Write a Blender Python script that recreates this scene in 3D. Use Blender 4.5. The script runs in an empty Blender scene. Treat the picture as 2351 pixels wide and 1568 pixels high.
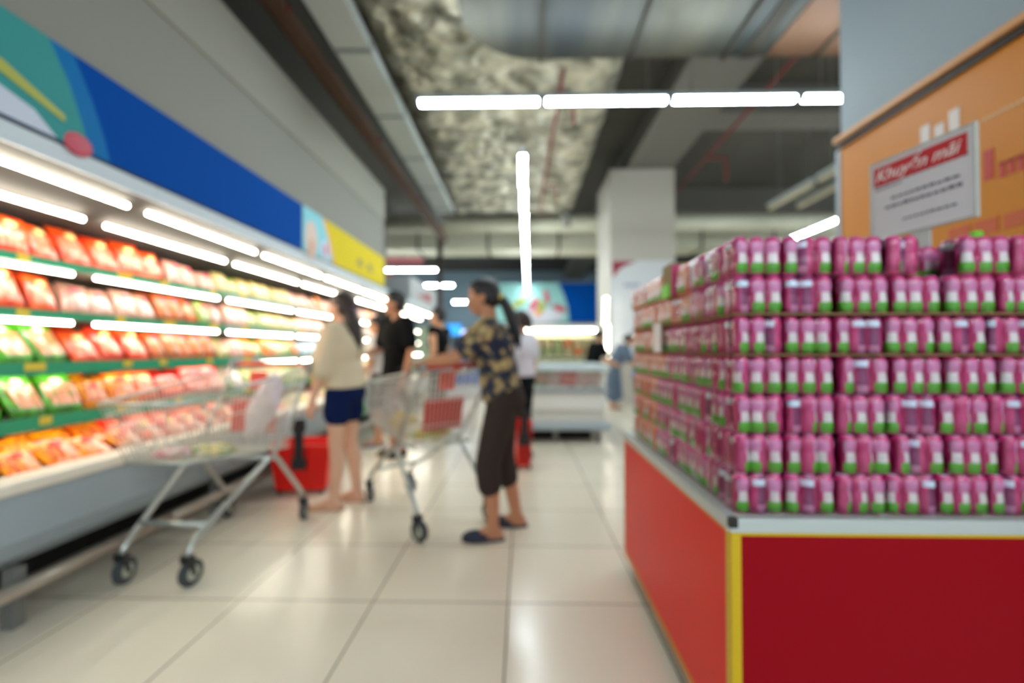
import bpy, bmesh, math, random
from mathutils import Vector, Matrix, Euler, noise

sc = bpy.context.scene
C = sc.collection
R = math.radians
random.seed(7)

# ------------------------------------------------------------------ camera
cam_d = bpy.data.cameras.new('camera')
cam = bpy.data.objects.new('camera', cam_d)
C.objects.link(cam)
cam.location = (0, 0, 1.12)
cam.rotation_euler = (math.pi / 2 + 0.0167, 0, 0.0228)
cam_d.sensor_width = 36
cam_d.lens = 16.46
cam_d.clip_end = 200
cam_d.dof.use_dof = True
cam_d.dof.focus_distance = 0.52
cam_d.dof.aperture_fstop = 1.66
sc.camera = cam

# ------------------------------------------------------------------ world, exposure
w = bpy.data.worlds.new('store_air')
sc.world = w
w.use_nodes = True
w.node_tree.nodes['Background'].inputs[0].default_value = (0.80, 0.90, 1.0, 1)
w.node_tree.nodes['Background'].inputs[1].default_value = 0.55
sc.view_settings.view_transform = 'Standard'
sc.view_settings.look = 'None'
sc.view_settings.gamma = 1
sc.view_settings.use_curve_mapping = False
sc.cycles.max_bounces = 8
sc.cycles.adaptive_threshold = 0.03
sc.view_settings.exposure = 0.72
COOL = (0.86, 0.97, 1.0)
WARM = (1.0, 0.90, 0.74)
LAMP = 40.0       # ceiling tubes
CASE = 17.5       # chiller tubes


# ------------------------------------------------------------------ materials
def srgb(r, g, b):
    f = lambda c: (c / 255 / 12.92) if c / 255 <= 0.04045 else ((c / 255 + 0.055) / 1.055) ** 2.4
    return (f(r), f(g), f(b), 1)

MATS = {}
def mat(name, rgb, rough=0.5, metal=0.0, emis=0.0, alpha=1.0, spec=0.5, bump=0.0, bscale=60, coat=0.0, vary=0.0, vscale=4):
    if name in MATS: return MATS[name]
    m = bpy.data.materials.new(name); m.use_nodes = True
    nt = m.node_tree; b = nt.nodes['Principled BSDF']
    c = srgb(*rgb)
    b.inputs['Base Color'].default_value = c
    b.inputs['Roughness'].default_value = rough
    b.inputs['Metallic'].default_value = metal
    b.inputs['Specular IOR Level'].default_value = spec
    b.inputs['Coat Weight'].default_value = coat
    if emis:
        b.inputs['Emission Color'].default_value = c
        b.inputs['Emission Strength'].default_value = emis
    b.inputs['Alpha'].default_value = alpha
    if bump or vary:
        tc = nt.nodes.new('ShaderNodeTexCoord')
        if bump:
            n = nt.nodes.new('ShaderNodeTexNoise'); n.inputs['Scale'].default_value = bscale
            bp = nt.nodes.new('ShaderNodeBump'); bp.inputs['Strength'].default_value = bump
            bp.inputs['Distance'].default_value = 0.02
            nt.links.new(tc.outputs['Object'], n.inputs['Vector'])
            nt.links.new(n.outputs[0], bp.inputs['Height'])
            nt.links.new(bp.outputs[0], b.inputs['Normal'])
        if vary:
            n2 = nt.nodes.new('ShaderNodeTexNoise'); n2.inputs['Scale'].default_value = vscale
            n2.inputs['Detail'].default_value = 4
            mx = nt.nodes.new('ShaderNodeMix'); mx.data_type = 'RGBA'
            mx.inputs[6].default_value = c
            mx.inputs[7].default_value = tuple(x * (1 - vary) for x in c[:3]) + (1,)
            nt.links.new(tc.outputs['Object'], n2.inputs['Vector'])
            nt.links.new(n2.outputs[0], mx.inputs[0])
            nt.links.new(mx.outputs[2], b.inputs['Base Color'])
    MATS[name] = m
    return m

def emit(name, rgb, strength):
    if name in MATS: return MATS[name]
    m = bpy.data.materials.new(name); m.use_nodes = True
    nt = m.node_tree; nt.nodes.clear()
    e = nt.nodes.new('ShaderNodeEmission'); o = nt.nodes.new('ShaderNodeOutputMaterial')
    e.inputs[0].default_value = tuple(rgb) + (1,); e.inputs[1].default_value = strength
    nt.links.new(e.outputs[0], o.inputs[0])
    MATS[name] = m
    return m

def film_mat():
    m = bpy.data.materials.new('shrink_film'); m.use_nodes = True
    nt = m.node_tree; nt.nodes.clear()
    t = nt.nodes.new('ShaderNodeBsdfTransparent'); g = nt.nodes.new('ShaderNodeBsdfGlossy')
    t.inputs[0].default_value = (0.97, 0.97, 0.98, 1)
    g.inputs['Roughness'].default_value = 0.16
    fr = nt.nodes.new('ShaderNodeFresnel'); fr.inputs[0].default_value = 1.45
    mx = nt.nodes.new('ShaderNodeMixShader'); o = nt.nodes.new('ShaderNodeOutputMaterial')
    tc = nt.nodes.new('ShaderNodeTexCoord'); n = nt.nodes.new('ShaderNodeTexNoise')
    n.inputs['Scale'].default_value = 28
    bp = nt.nodes.new('ShaderNodeBump'); bp.inputs['Strength'].default_value = 0.6; bp.inputs['Distance'].default_value = 0.01
    nt.links.new(tc.outputs['Object'], n.inputs['Vector']); nt.links.new(n.outputs[0], bp.inputs['Height'])
    nt.links.new(bp.outputs[0], g.inputs['Normal']); nt.links.new(bp.outputs[0], fr.inputs['Normal'])
    nt.links.new(fr.outputs[0], mx.inputs[0]); nt.links.new(t.outputs[0], mx.inputs[1]); nt.links.new(g.outputs[0], mx.inputs[2])
    nt.links.new(mx.outputs[0], o.inputs[0])
    return m

def floor_mat():
    m = bpy.data.materials.new('beige_floor_tiles'); m.use_nodes = True
    nt = m.node_tree; b = nt.nodes['Principled BSDF']
    tc = nt.nodes.new('ShaderNodeTexCoord'); mp = nt.nodes.new('ShaderNodeMapping')
    mp.inputs['Location'].default_value = (0.064 + 6.0, -2.087 + 6.0, 0)
    br = nt.nodes.new('ShaderNodeTexBrick'); br.offset = 0; br.squash = 1
    br.inputs['Scale'].default_value = 1
    br.inputs['Mortar Size'].default_value = 0.0035
    br.inputs['Mortar Smooth'].default_value = 0.1
    br.inputs['Brick Width'].default_value = 0.6
    br.inputs['Row Height'].default_value = 0.6
    br.inputs['Color1'].default_value = srgb(230, 220, 199)
    br.inputs['Color2'].default_value = srgb(226, 217, 197)
    br.inputs['Mortar'].default_value = srgb(118, 108, 92)
    nt.links.new(tc.outputs['Object'], mp.inputs[0]); nt.links.new(mp.outputs[0], br.inputs['Vector'])
    nt.links.new(br.outputs['Color'], b.inputs['Base Color'])
    n = nt.nodes.new('ShaderNodeTexNoise'); n.inputs['Scale'].default_value = 3
    mr = nt.nodes.new('ShaderNodeMapRange'); mr.inputs[3].default_value = 0.16; mr.inputs[4].default_value = 0.3
    nt.links.new(tc.outputs['Object'], n.inputs['Vector']); nt.links.new(n.outputs[0], mr.inputs[0])
    nt.links.new(mr.outputs[0], b.inputs['Roughness'])
    b.inputs['Specular IOR Level'].default_value = 0.6
    return m

def foil_mat():
    m = bpy.data.materials.new('crinkled_foil'); m.use_nodes = True
    nt = m.node_tree; b = nt.nodes['Principled BSDF']
    b.inputs['Metallic'].default_value = 0.6; b.inputs['Roughness'].default_value = 0.42
    tc = nt.nodes.new('ShaderNodeTexCoord')
    n = nt.nodes.new('ShaderNodeTexNoise'); n.inputs['Scale'].default_value = 3.2; n.inputs['Detail'].default_value = 4
    n.inputs['Distortion'].default_value = 0.6
    v = nt.nodes.new('ShaderNodeTexVoronoi'); v.inputs['Scale'].default_value = 6
    ad = nt.nodes.new('ShaderNodeMath'); ad.operation = 'ADD'
    bp = nt.nodes.new('ShaderNodeBump'); bp.inputs['Strength'].default_value = 0.8; bp.inputs['Distance'].default_value = 0.06
    cr = nt.nodes.new('ShaderNodeValToRGB')
    cr.color_ramp.elements[0].position = 0.32; cr.color_ramp.elements[0].color = srgb(82, 82, 72)
    cr.color_ramp.elements[1].position = 0.62; cr.color_ramp.elements[1].color = srgb(192, 188, 168)
    for t in (n, v): nt.links.new(tc.outputs['Object'], t.inputs['Vector'])
    nt.links.new(n.outputs[0], ad.inputs[0]); nt.links.new(v.outputs[0], ad.inputs[1])
    nt.links.new(ad.outputs[0], bp.inputs['Height']); nt.links.new(bp.outputs[0], b.inputs['Normal'])
    nt.links.new(n.outputs[0], cr.inputs[0]); nt.links.new(cr.outputs[0], b.inputs['Base Color'])
    return m

def floral_mat():
    m = bpy.data.materials.new('navy_floral_cloth'); m.use_nodes = True
    nt = m.node_tree; b = nt.nodes['Principled BSDF']; b.inputs['Roughness'].default_value = 0.8
    tc = nt.nodes.new('ShaderNodeTexCoord')
    n0 = nt.nodes.new('ShaderNodeTexNoise'); n0.inputs['Scale'].default_value = 9
    mxv = nt.nodes.new('ShaderNodeMix'); mxv.data_type = 'VECTOR'; mxv.inputs[0].default_value = 0.07
    v = nt.nodes.new('ShaderNodeTexVoronoi'); v.inputs['Scale'].default_value = 19
    cr = nt.nodes.new('ShaderNodeValToRGB'); cr.color_ramp.interpolation = 'CONSTANT'
    e = cr.color_ramp.elements
    e[0].position = 0.0; e[0].color = srgb(196, 182, 120)
    e[1].position = 0.12; e[1].color = srgb(170, 148, 104)
    for p, c in ((0.24, (128, 106, 74)), (0.34, (84, 88, 70)), (0.40, (26, 36, 62)), (0.7, (18, 26, 46))):
        x = e.new(p); x.color = srgb(*c)
    ms = nt.nodes.new('ShaderNodeMath'); ms.operation = 'MULTIPLY'
    n1 = nt.nodes.new('ShaderNodeTexNoise'); n1.inputs['Scale'].default_value = 5
    mr = nt.nodes.new('ShaderNodeMapRange'); mr.inputs[1].default_value = 0.3; mr.inputs[2].default_value = 0.7
    mr.inputs[3].default_value = 0.35; mr.inputs[4].default_value = 1.25
    nt.links.new(tc.outputs['Object'], n0.inputs['Vector'])
    nt.links.new(tc.outputs['Object'], mxv.inputs[4]); nt.links.new(n0.outputs['Color'], mxv.inputs[5])
    nt.links.new(mxv.outputs[1], v.inputs['Vector'])
    nt.links.new(tc.outputs['Object'], n1.inputs['Vector']); nt.links.new(n1.outputs[0], mr.inputs[0])
    nt.links.new(v.outputs['Distance'], ms.inputs[0]); nt.links.new(mr.outputs[0], ms.inputs[1])
    nt.links.new(ms.outputs[0], cr.inputs[0]); nt.links.new(cr.outputs[0], b.inputs['Base Color'])
    return m

def ramp_mat(name, base, second, scale, lo, hi, rough=0.5, metal=0.0, stretch=(1, 1, 1)):
    m = bpy.data.materials.new(name); m.use_nodes = True
    nt = m.node_tree; b = nt.nodes['Principled BSDF']
    b.inputs['Roughness'].default_value = rough; b.inputs['Metallic'].default_value = metal
    tc = nt.nodes.new('ShaderNodeTexCoord'); mp = nt.nodes.new('ShaderNodeMapping')
    mp.inputs['Scale'].default_value = stretch
    n = nt.nodes.new('ShaderNodeTexNoise'); n.inputs['Scale'].default_value = scale; n.inputs['Detail'].default_value = 3
    cr = nt.nodes.new('ShaderNodeValToRGB')
    cr.color_ramp.elements[0].position = lo; cr.color_ramp.elements[0].color = srgb(*base)
    cr.color_ramp.elements[1].position = hi; cr.color_ramp.elements[1].color = srgb(*second)
    nt.links.new(tc.outputs['Object'], mp.inputs[0]); nt.links.new(mp.outputs[0], n.inputs['Vector'])
    nt.links.new(n.outputs[0], cr.inputs[0]); nt.links.new(cr.outputs[0], b.inputs['Base Color'])
    return m

M_white = mat('white_enamel', (222, 222, 216), 0.35)
M_wall = mat('grey_white_paint', (138, 138, 130), 0.7)
M_dark = mat('dark_void', (22, 22, 20), 0.8)
M_steel = mat('brushed_steel', (200, 202, 200), 0.28, 0.9)
M_galv = ramp_mat('galvanised_sheet', (44, 54, 60), (106, 104, 92), 0.7, 0.35, 0.65, 0.45, 0.55, (1.6, 0.2, 1))
M_black = mat('black_plastic', (24, 26, 28), 0.4)
M_grey = mat('grey_paint', (120, 120, 116), 0.6)
M_lamp = emit('cool_tube_glow', COOL, LAMP)
M_case = emit('warm_tube_glow', WARM, CASE)
M_film = film_mat()


# ------------------------------------------------------------------ mesh builder
class MB:
    def __init__(s): s.v = []; s.f = []; s.m = []; s.k = 0; s.T = None
    def _add(s, vs, fs):
        o = len(s.v)
        if s.T is not None: vs = [s.T @ Vector(p) for p in vs]
        s.v += [tuple(p) for p in vs]
        s.f += [tuple(i + o for i in f) for f in fs]
        s.m += [s.k] * len(fs)
        return s
    def box(s, x0, y0, z0, x1, y1, z1):
        return s._add([(x0, y0, z0), (x1, y0, z0), (x1, y1, z0), (x0, y1, z0), (x0, y0, z1), (x1, y0, z1), (x1, y1, z1), (x0, y1, z1)],
                      [(0, 3, 2, 1), (4, 5, 6, 7), (0, 1, 5, 4), (1, 2, 6, 5), (2, 3, 7, 6), (3, 0, 4, 7)])
    def prism(s, poly, a0, a1, axis='y'):
        n = len(poly)
        mk = {'y': lambda p, a: (p[0], a, p[1]), 'z': lambda p, a: (p[0], p[1], a), 'x': lambda p, a: (a, p[0], p[1])}[axis]
        vs = [mk(p, a0) for p in poly] + [mk(p, a1) for p in poly]
        fs = [tuple(range(n)), tuple(range(2 * n - 1, n - 1, -1))] + [(i, i + n, (i + 1) % n + n, (i + 1) % n) for i in range(n)]
        return s._add(vs, fs)
    def tube(s, pts, r, n=6, closed=False):
        pts = [Vector(p) for p in pts]; k = len(pts)
        rs = r if isinstance(r, (list, tuple)) else [r] * k
        vs = []; up = None
        for i, p in enumerate(pts):
            if closed: d = pts[(i + 1) % k] - pts[i - 1]
            else: d = pts[min(i + 1, k - 1)] - pts[max(i - 1, 0)]
            d.normalize()
            if up is None or abs(up.dot(d)) > 0.98: up = Vector((0, 0, 1)) if abs(d.z) < 0.9 else Vector((0, 1, 0))
            a = d.cross(up).normalized(); b = a.cross(d).normalized(); up = b
            for j in range(n):
                t = 2 * math.pi * (j + 0.5) / n
                vs.append(p + (a * math.cos(t) + b * math.sin(t)) * rs[i])
        fs = []
        for i in range(k if closed else k - 1):
            for j in range(n):
                i2 = (i + 1) % k
                fs.append((i * n + j, i * n + (j + 1) % n, i2 * n + (j + 1) % n, i2 * n + j))
        if not closed:
            fs.append(tuple(range(n - 1, -1, -1))); fs.append(tuple(range((k - 1) * n, k * n)))
        return s._add(vs, fs)
    def lathe(s, prof, n=20, c=(0, 0, 0), matf=None):
        vs = []; fs = []; ms = []
        for r, z in prof:
            for j in range(n):
                t = 2 * math.pi * j / n
                vs.append((c[0] + r * math.cos(t), c[1] + r * math.sin(t), c[2] + z))
        for i in range(len(prof) - 1):
            for j in range(n):
                fs.append((i * n + j, i * n + (j + 1) % n, (i + 1) * n + (j + 1) % n, (i + 1) * n + j))
                ms.append(matf(i, j, n) if matf else s.k)
        fs.append(tuple(range(n - 1, -1, -1))); fs.append(tuple(range((len(prof) - 1) * n, len(prof) * n)))
        ms += [matf(0, -1, n) if matf else s.k, matf(len(prof), -1, n) if matf else s.k]
        s._add(vs, fs); s.m[-len(fs):] = ms
        return s
    def ell(s, c, r, nu=14, nv=8, M=None):
        vs = []; fs = []
        for i in range(nv + 1):
            ph = math.pi * i / nv
            for j in range(nu):
                t = 2 * math.pi * j / nu
                p = Vector((r[0] * math.sin(ph) * math.cos(t), r[1] * math.sin(ph) * math.sin(t), -r[2] * math.cos(ph)))
                if M: p = M @ p
                vs.append(Vector(c) + p)
        for i in range(nv):
            for j in range(nu):
                fs.append((i * nu + j, i * nu + (j + 1) % nu, (i + 1) * nu + (j + 1) % nu, (i + 1) * nu + j))
        return s._add(vs, fs)
    def cap(s, p0, p1, r0, r1=None, n=12):
        r1 = r0 if r1 is None else r1
        p0 = Vector(p0); p1 = Vector(p1); d = p1 - p0; L = d.length
        if L < 1e-6: return s.ell(p0, (r0, r0, r0))
        d.normalize(); pts = []; rs = []
        for a in (-80, -50, -25): pts.append(p0 + d * r0 * math.sin(R(a))); rs.append(r0 * math.cos(R(a)))
        pts.append(p0); rs.append(r0); pts.append(p1); rs.append(r1)
        for a in (25, 50, 80): pts.append(p1 + d * r1 * math.sin(R(a))); rs.append(r1 * math.cos(R(a)))
        return s.tube(pts, rs, n)
    def mesh(s, name, mats, smooth=False):
        me = bpy.data.meshes.new(name)
        me.from_pydata(s.v, [], s.f)
        for m in (mats if isinstance(mats, (list, tuple)) else [mats]): me.materials.append(m)
        for p, k in zip(me.polygons, s.m): p.material_index = k; p.use_smooth = smooth
        bm = bmesh.new(); bm.from_mesh(me)
        bmesh.ops.remove_doubles(bm, verts=bm.verts, dist=1e-6)
        bmesh.ops.recalc_face_normals(bm, faces=bm.faces)
        bm.to_mesh(me); bm.free()
        return me
    def obj(s, name, mats, parent=None, smooth=False, bevel=0, loc=None):
        o = bpy.data.objects.new(name, s.mesh(name, mats, smooth)); C.objects.link(o)
        if parent: o.parent = parent
        if loc: o.location = loc
        if bevel:
            b = o.modifiers.new('soft_edges', 'BEVEL'); b.width = bevel; b.segments = 2; b.limit_method = 'ANGLE'
        return o

def tag(o, label, cat, group=None, kind=None):
    if label: o['label'] = label
    if cat: o['category'] = cat
    if group: o['group'] = group
    if kind: o['kind'] = kind
    return o
def thing(name, label, cat, loc=(0, 0, 0), rotz=0, group=None):
    o = bpy.data.objects.new(name, None); C.objects.link(o); o.empty_display_size = 0.1
    o.location = loc; o.rotation_euler = (0, 0, rotz)
    return tag(o, label, cat, group)
def struct(o): o['kind'] = 'structure'; return o
def dup(root, loc=None, rot=None, label=None, group=None):
    r = root.copy(); C.objects.link(r)
    if loc is not None: r.location = loc
    if rot is not None: r.rotation_euler = rot
    if label: r['label'] = label
    if group: r['group'] = group
    for ch in root.children:
        c = ch.copy(); C.objects.link(c); c.parent = r
        for g in ch.children:
            d = g.copy(); C.objects.link(d); d.parent = c
    return r
ORD = ['first', 'second', 'third', 'fourth', 'fifth', 'sixth', 'seventh', 'eighth', 'ninth', 'tenth', 'eleventh', 'twelfth', 'thirteenth', 'fourteenth', 'fifteenth', 'sixteenth']

def text_mesh(s, size, font_shear=0.0):
    cu = bpy.data.curves.new('lettering', 'FONT'); cu.body = s; cu.size = size; cu.shear = font_shear
    cu.extrude = 0.0006; cu.align_x = 'CENTER'; cu.align_y = 'CENTER'
    o = bpy.data.objects.new('lettering', cu); C.objects.link(o)
    dg = bpy.context.evaluated_depsgraph_get(); dg.update()
    me = bpy.data.meshes.new_from_object(o.evaluated_get(dg))
    bpy.data.objects.remove(o)
    return me

# ================================================================== SETTING
struct(MB().box(-14, -6, -0.1, 22, 26, 0).obj('floor', floor_mat()))
struct(MB().box(-14, -6, 5.3, 22, 26, 5.45).obj('ceiling', mat('dark_concrete', (82, 80, 74), 0.9, vary=0.4, vscale=0.6)))
struct(MB().box(-14, 25, 0, 22, 25.2, 5.3).obj('wall_back', mat('slate_blue_wall', (128, 150, 162), 0.8)))
struct(MB().box(-3.5, -3, 0, -3.35, 11.4, 5.3).obj('wall_left', M_grey))
blk = MB().box(-3.35, -3, 2.06, -2.1, 7.0, 3.53)
struct(blk.obj('wall_bulkhead', M_wall))
struct(MB().box(-2.13, -3, 3.06, -2.085, 7.0, 3.53).obj('trim_1', mat('pale_grey_trim', (150, 149, 138), 0.7)))
struct(MB().box(-3.35, 8.7, 2.06, -2.1, 11.3, 2.50).obj('trim_2', mat('far_header', (176, 180, 182), 0.6)))
pc = MB().box(1.79, 9.6, 0, 3.11, 11.2, 4.82)
struct(pc.obj('wall_column', mat('column_paint', (190, 186, 176), 0.7)))
struct(MB().box(1.95, 0.6, 0, 3.3, 2.89, 5.3).obj('wall_right', mat('white_pillar', (146, 166, 180), 0.6)))

# ceiling structure: beams
beam = mat('grey_beam_paint', (104, 102, 96), 0.85)
for i, (x0, y0, z0, x1, y1) in enumerate([(2.15, 2.0, 4.84, 3.08, 25), (-2.0, 16.0, 4.7, 22, 16.6), (3.08, 7.4, 4.85, 12, 8.0), (3.08, 12.2, 4.7, 22, 12.9), (-3.3, -2, 4.7, -2.1, 12)]):
    struct(MB().box(x0, y0, z0, x1, y1, 5.3).obj('trim_%d' % (i + 3), beam))

# ================================================================== ceiling services
t = thing('air_duct', 'wide sheet metal duct crossing under the ceiling with a rounded elbow', 'duct', (0, 3.0, 3.9))
poly = [(8.0, 1.45), (0.13, 1.45)]
for a in range(90, 181, 10): poly.append((0.13 + 0.65 * math.cos(R(a)), 0.80 + 0.65 * math.sin(R(a))))
poly += [(-0.52, -3.0), (0.9, -3.0), (0.9, -0.08), (8.0, -0.08)]
MB().prism(poly, 0, 0.12, 'z').obj('duct_shell', M_galv, t)
dk = mat('duct_seam', (60, 56, 48), 0.6, 0.4)
for x in (0.17, 1.02, 1.9, 2.75, 3.6):
    b = MB().box(x - 0.014, -0.08, -0.03, x + 0.014, 1.46, 0.0); b.obj('seam_flange', dk, t)
MB().box(2.06, -0.08, -0.012, 2.18, 1.46, 0.0).obj('seam_flange', dk, t)
MB().box(2.3, -0.08, -0.01, 3.55, 1.44, 0.0).obj('reflection_panel', mat('orange_reflection', (128, 94, 72), 0.5, 0.5), t)['label'] = 'duct panel with painted orange reflection'  # orange reflection painted onto the duct underside as a tinted panel

# foil duct with crumpled underside
def crumple(x0, x1, y0, y1, z0, z1, nx, ny, amp):
    vs = []; fs = []
    for j in range(ny + 1):
        for i in range(nx + 1):
            x = x0 + (x1 - x0) * i / nx; y = y0 + (y1 - y0) * j / ny
            d = noise.noise(Vector((x * 3.1, y * 3.1, 0))) + 0.6 * noise.noise(Vector((x * 8, y * 6, 4)))
            edge = min(i, nx - i)
            vs.append((x + (0.03 * d if edge == 0 else 0), y, z0 + amp * d + (0.12 if edge == 0 else 0.03 if edge == 1 else 0)))
    for j in range(ny):
        for i in range(nx):
            a = j * (nx + 1) + i; fs.append((a, a + 1, a + nx + 2, a + nx + 1))
    return vs, fs
m = MB(); m._add(*crumple(-1.48, 1.09, 3.0, 10.2, 4.1, 4.6, 34, 90, 0.045)); 
m.box(-1.46, 3.0, 4.24, 1.07, 10.2, 4.62)
t = thing('foil_duct', 'broad crinkled foil wrapped duct running away along the ceiling', 'duct')
m.obj('foil_wrap', foil_mat(), t, smooth=True)
tr = thing('cable_tray', 'pale grey slotted cable tray running along the left of the foil duct', 'cable tray')
MB().box(-1.56, 1.0, 3.60, -1.26, 8.5, 3.70).obj('tray_body', mat('pale_zinc', (168, 176, 176), 0.45, 0.2), tr)
for k in range(7):
    MB().box(-1.565, 1.6 + k * 1.1, 3.592, -1.255, 1.64 + k * 1.1, 3.71).obj('tray_joint', mat('zinc_joint', (120, 128, 130), 0.5, 0.3), tr)
def pipe(name, label, pts, r, m, cat='pipe', n=10): return tag(MB().tube(pts, r, n).obj(name, m, smooth=True), label, cat)
M_red = mat('red_pipe_paint', (104, 36, 32), 0.6)
M_brn = mat('brown_insulation', (92, 66, 48), 0.8, vary=0.4)
pipe('insulated_pipe', 'brown lagged pipe along the top of the left wall', [(-2.02, -1, 3.95), (-2.02, 12, 3.95)], 0.10, M_brn)
pipe('black_duct_pipe', 'black rubber pipe beside the cable tray', [(-1.68, -1, 3.72), (-1.68, 9.5, 3.72)], 0.07, mat('black_rubber', (40, 44, 44), 0.6))
pipe('flexible_duct', 'crinkled silver flexible duct between brown and black pipes', [(-1.86, 1 + k * 0.25, 4.05 + 0.03 * math.sin(k * 2.1)) for k in range(40)], 0.08, foil_mat(), 'duct')
tp = thing('sprinkler_pipe', 'red sprinkler pipe with drop heads along the upper left', 'pipe')
MB().tube([(-1.80, 0, 3.85), (-1.80, 10.5, 3.85)], 0.022, 8).obj('pipe_run', M_red, tp, True)
for y in (3.4, 5.6, 7.8):
    MB().tube([(-1.80, y, 3.85), (-1.74, y, 3.92), (-1.74, y, 3.62)], 0.016, 8).obj('sprinkler_drop', M_red, tp, True)
tp = thing('sprinkler_pipe', 'red sprinkler pipe hanging beneath the foil duct', 'pipe')
MB().tube([(0.42, 4.7, 3.95), (0.34, 9.8, 3.95)], 0.022, 8).obj('pipe_run', M_red, tp, True)
for y in (5.3, 8.0):
    MB().tube([(0.41, y, 3.95), (0.58, y, 3.93), (0.58, y, 3.68)], 0.02, 8).obj('sprinkler_drop', M_red, tp, True)
for y in (5.0, 7.5, 9.6): MB().tube([(0.40, y, 3.96), (0.40, y, 4.2)], 0.006, 4).obj('hanger_rod', M_grey, tp)
tp = thing('sprinkler_pipe', 'red sprinkler pipe slanting across the dark ceiling right of the column', 'pipe')
MB().tube([(3.15, 5.2, 4.5), (3.3, 10.2, 4.5)], 0.025, 8).obj('pipe_run', M_red, tp, True)
for y in (4.9, 8.3):
    MB().tube([(3.12 + y * 0.02, y, 4.5), (3.35 + y * 0.03, y, 4.5), (3.35 + y * 0.03, y, 4.1)], 0.03, 8).obj('sprinkler_drop', M_red, tp, True)
for y in (5.5, 9.8): MB().tube([(3.15 + y * 0.01, y, 4.5), (3.15 + y * 0.01, y, 5.3)], 0.006, 4).obj('hanger_rod', M_grey, tp)
pipe('cross_duct', 'nearer pale galvanised duct crossing the hall from side to side', [(-8, 11.5, 4.22), (14, 11.5, 4.22)], 0.2, mat('lightened_zinc', (206, 206, 186), 0.6, 0.1), 'duct', 20)  # zinc lightened to stand in for light from the floor below
t = thing('cross_duct', 'farther wide galvanised duct crossing the hall below the ceiling', 'duct')
MB().box(-10, 13.2, 3.95, 16, 14.2, 4.45).obj('duct_shell', MATS['lightened_zinc'], t)
for k in range(12):
    MB().box(-9 + k * 2, 13.17, 3.92, -8.95 + k * 2, 14.22, 4.48).obj('seam_flange', dk, t)
pipe('drop_pipe', 'thin grey pipe hanging at the near end of the cross duct', [(0.9, 10.0, 4.1), (0.95, 10.0, 3.75)], 0.09, M_grey)

# ------------------------------------------------------------------ ceiling tube lights
def make_tube_light(label, group, L=1.2):
    t = thing('tube_light', label, 'light', group=group)
    MB().box(-0.035, -L / 2 - 0.01, 0.04, 0.035, L / 2 + 0.01, 0.085).obj('housing', mat('lamp_housing', (172, 184, 186), 0.4), t)
    MB().prism([(-0.034, 0.036), (-0.038, 0.012), (-0.027, 0.002), (0.027, 0.002), (0.038, 0.012), (0.034, 0.036)], -L / 2 + 0.034, L / 2 - 0.034).obj('glowing_diffuser', M_lamp, t)
    m2 = MB()
    for s in (-1, 1): m2.box(-0.045, s * (L / 2 - 0.016) - 0.016, 0.0, 0.042, s * (L / 2 - 0.016) + 0.016, 0.05)
    m2.obj('end_caps', mat('lamp_end_cap', (120, 130, 132), 0.5), t)
    for yy in (-0.4, 0.4): MB().tube([(0, 0, 0), (0, 0, 1)], 0.004, 4).obj('hanging_wire', M_grey, t, loc=(0, yy, 0.085))
    return t
L0 = make_tube_light('', '')
G1 = 'tube lights in the row across the front of the hall'
first = True
def lamp(x, y, rot, label, group, z=3.47, wl=1.74):
    global first
    if first:
        first = False; o = L0; o.location = (x, y, z); o.rotation_euler = (0, 0, rot); o['label'] = label; o['group'] = group
    else: o = dup(L0, (x, y, z), (0, 0, rot), label, group)
    for c in o.children:
        if c.name.startswith('hanging_wire'): c.scale = (1, 1, wl)
    return o
for i in range(4):
    lamp(-0.42 + i * 1.213, 4.455, math.pi / 2, ['leftmost', 'second from left', 'third from left', 'rightmost, partly hidden,'][i] + ' tube light of the bright row nearest the viewer', G1, wl=0.5 if i < 2 else 1.74)
for i in range(11):
    lamp(0.0 + i * 0.017, 6.19 + i * 1.215, 0, ORD[i] + ' tube light from the viewer in the row running away down the aisle', 'tube lights in the row down the aisle', wl=0.5 if i < 4 else 0.39 if i in (5, 6, 7) else 1.74)
for i in range(7):  # leftmost tubes are unseen, added to light the far hall
    lamp(-3.15 - i * 1.215, 13.9, math.pi / 2, ORD[i] + ' light from the right of the upper far row beside the yellow banner', 'tube lights in the upper far row', wl=0.39)
for i in range(7):  # hidden left-hand tubes added for more light at the back
    lamp(-3.15 - i * 1.215, 17.3, math.pi / 2, ORD[i] + ' light from the right of the lower far row above the chiller end', 'tube lights in the lower far row')
lamp(-2.9, 23.4, math.pi / 2, 'single small tube light glowing in front of the slate wall', 'single tube light')
for i in range(2):
    lamp(5.77, 8.9 + i * 1.215, 0, ['nearer', 'farther'][i] + ' lit tube light above the pink stack, beside the pillar', 'tube lights by the pillar')
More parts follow.
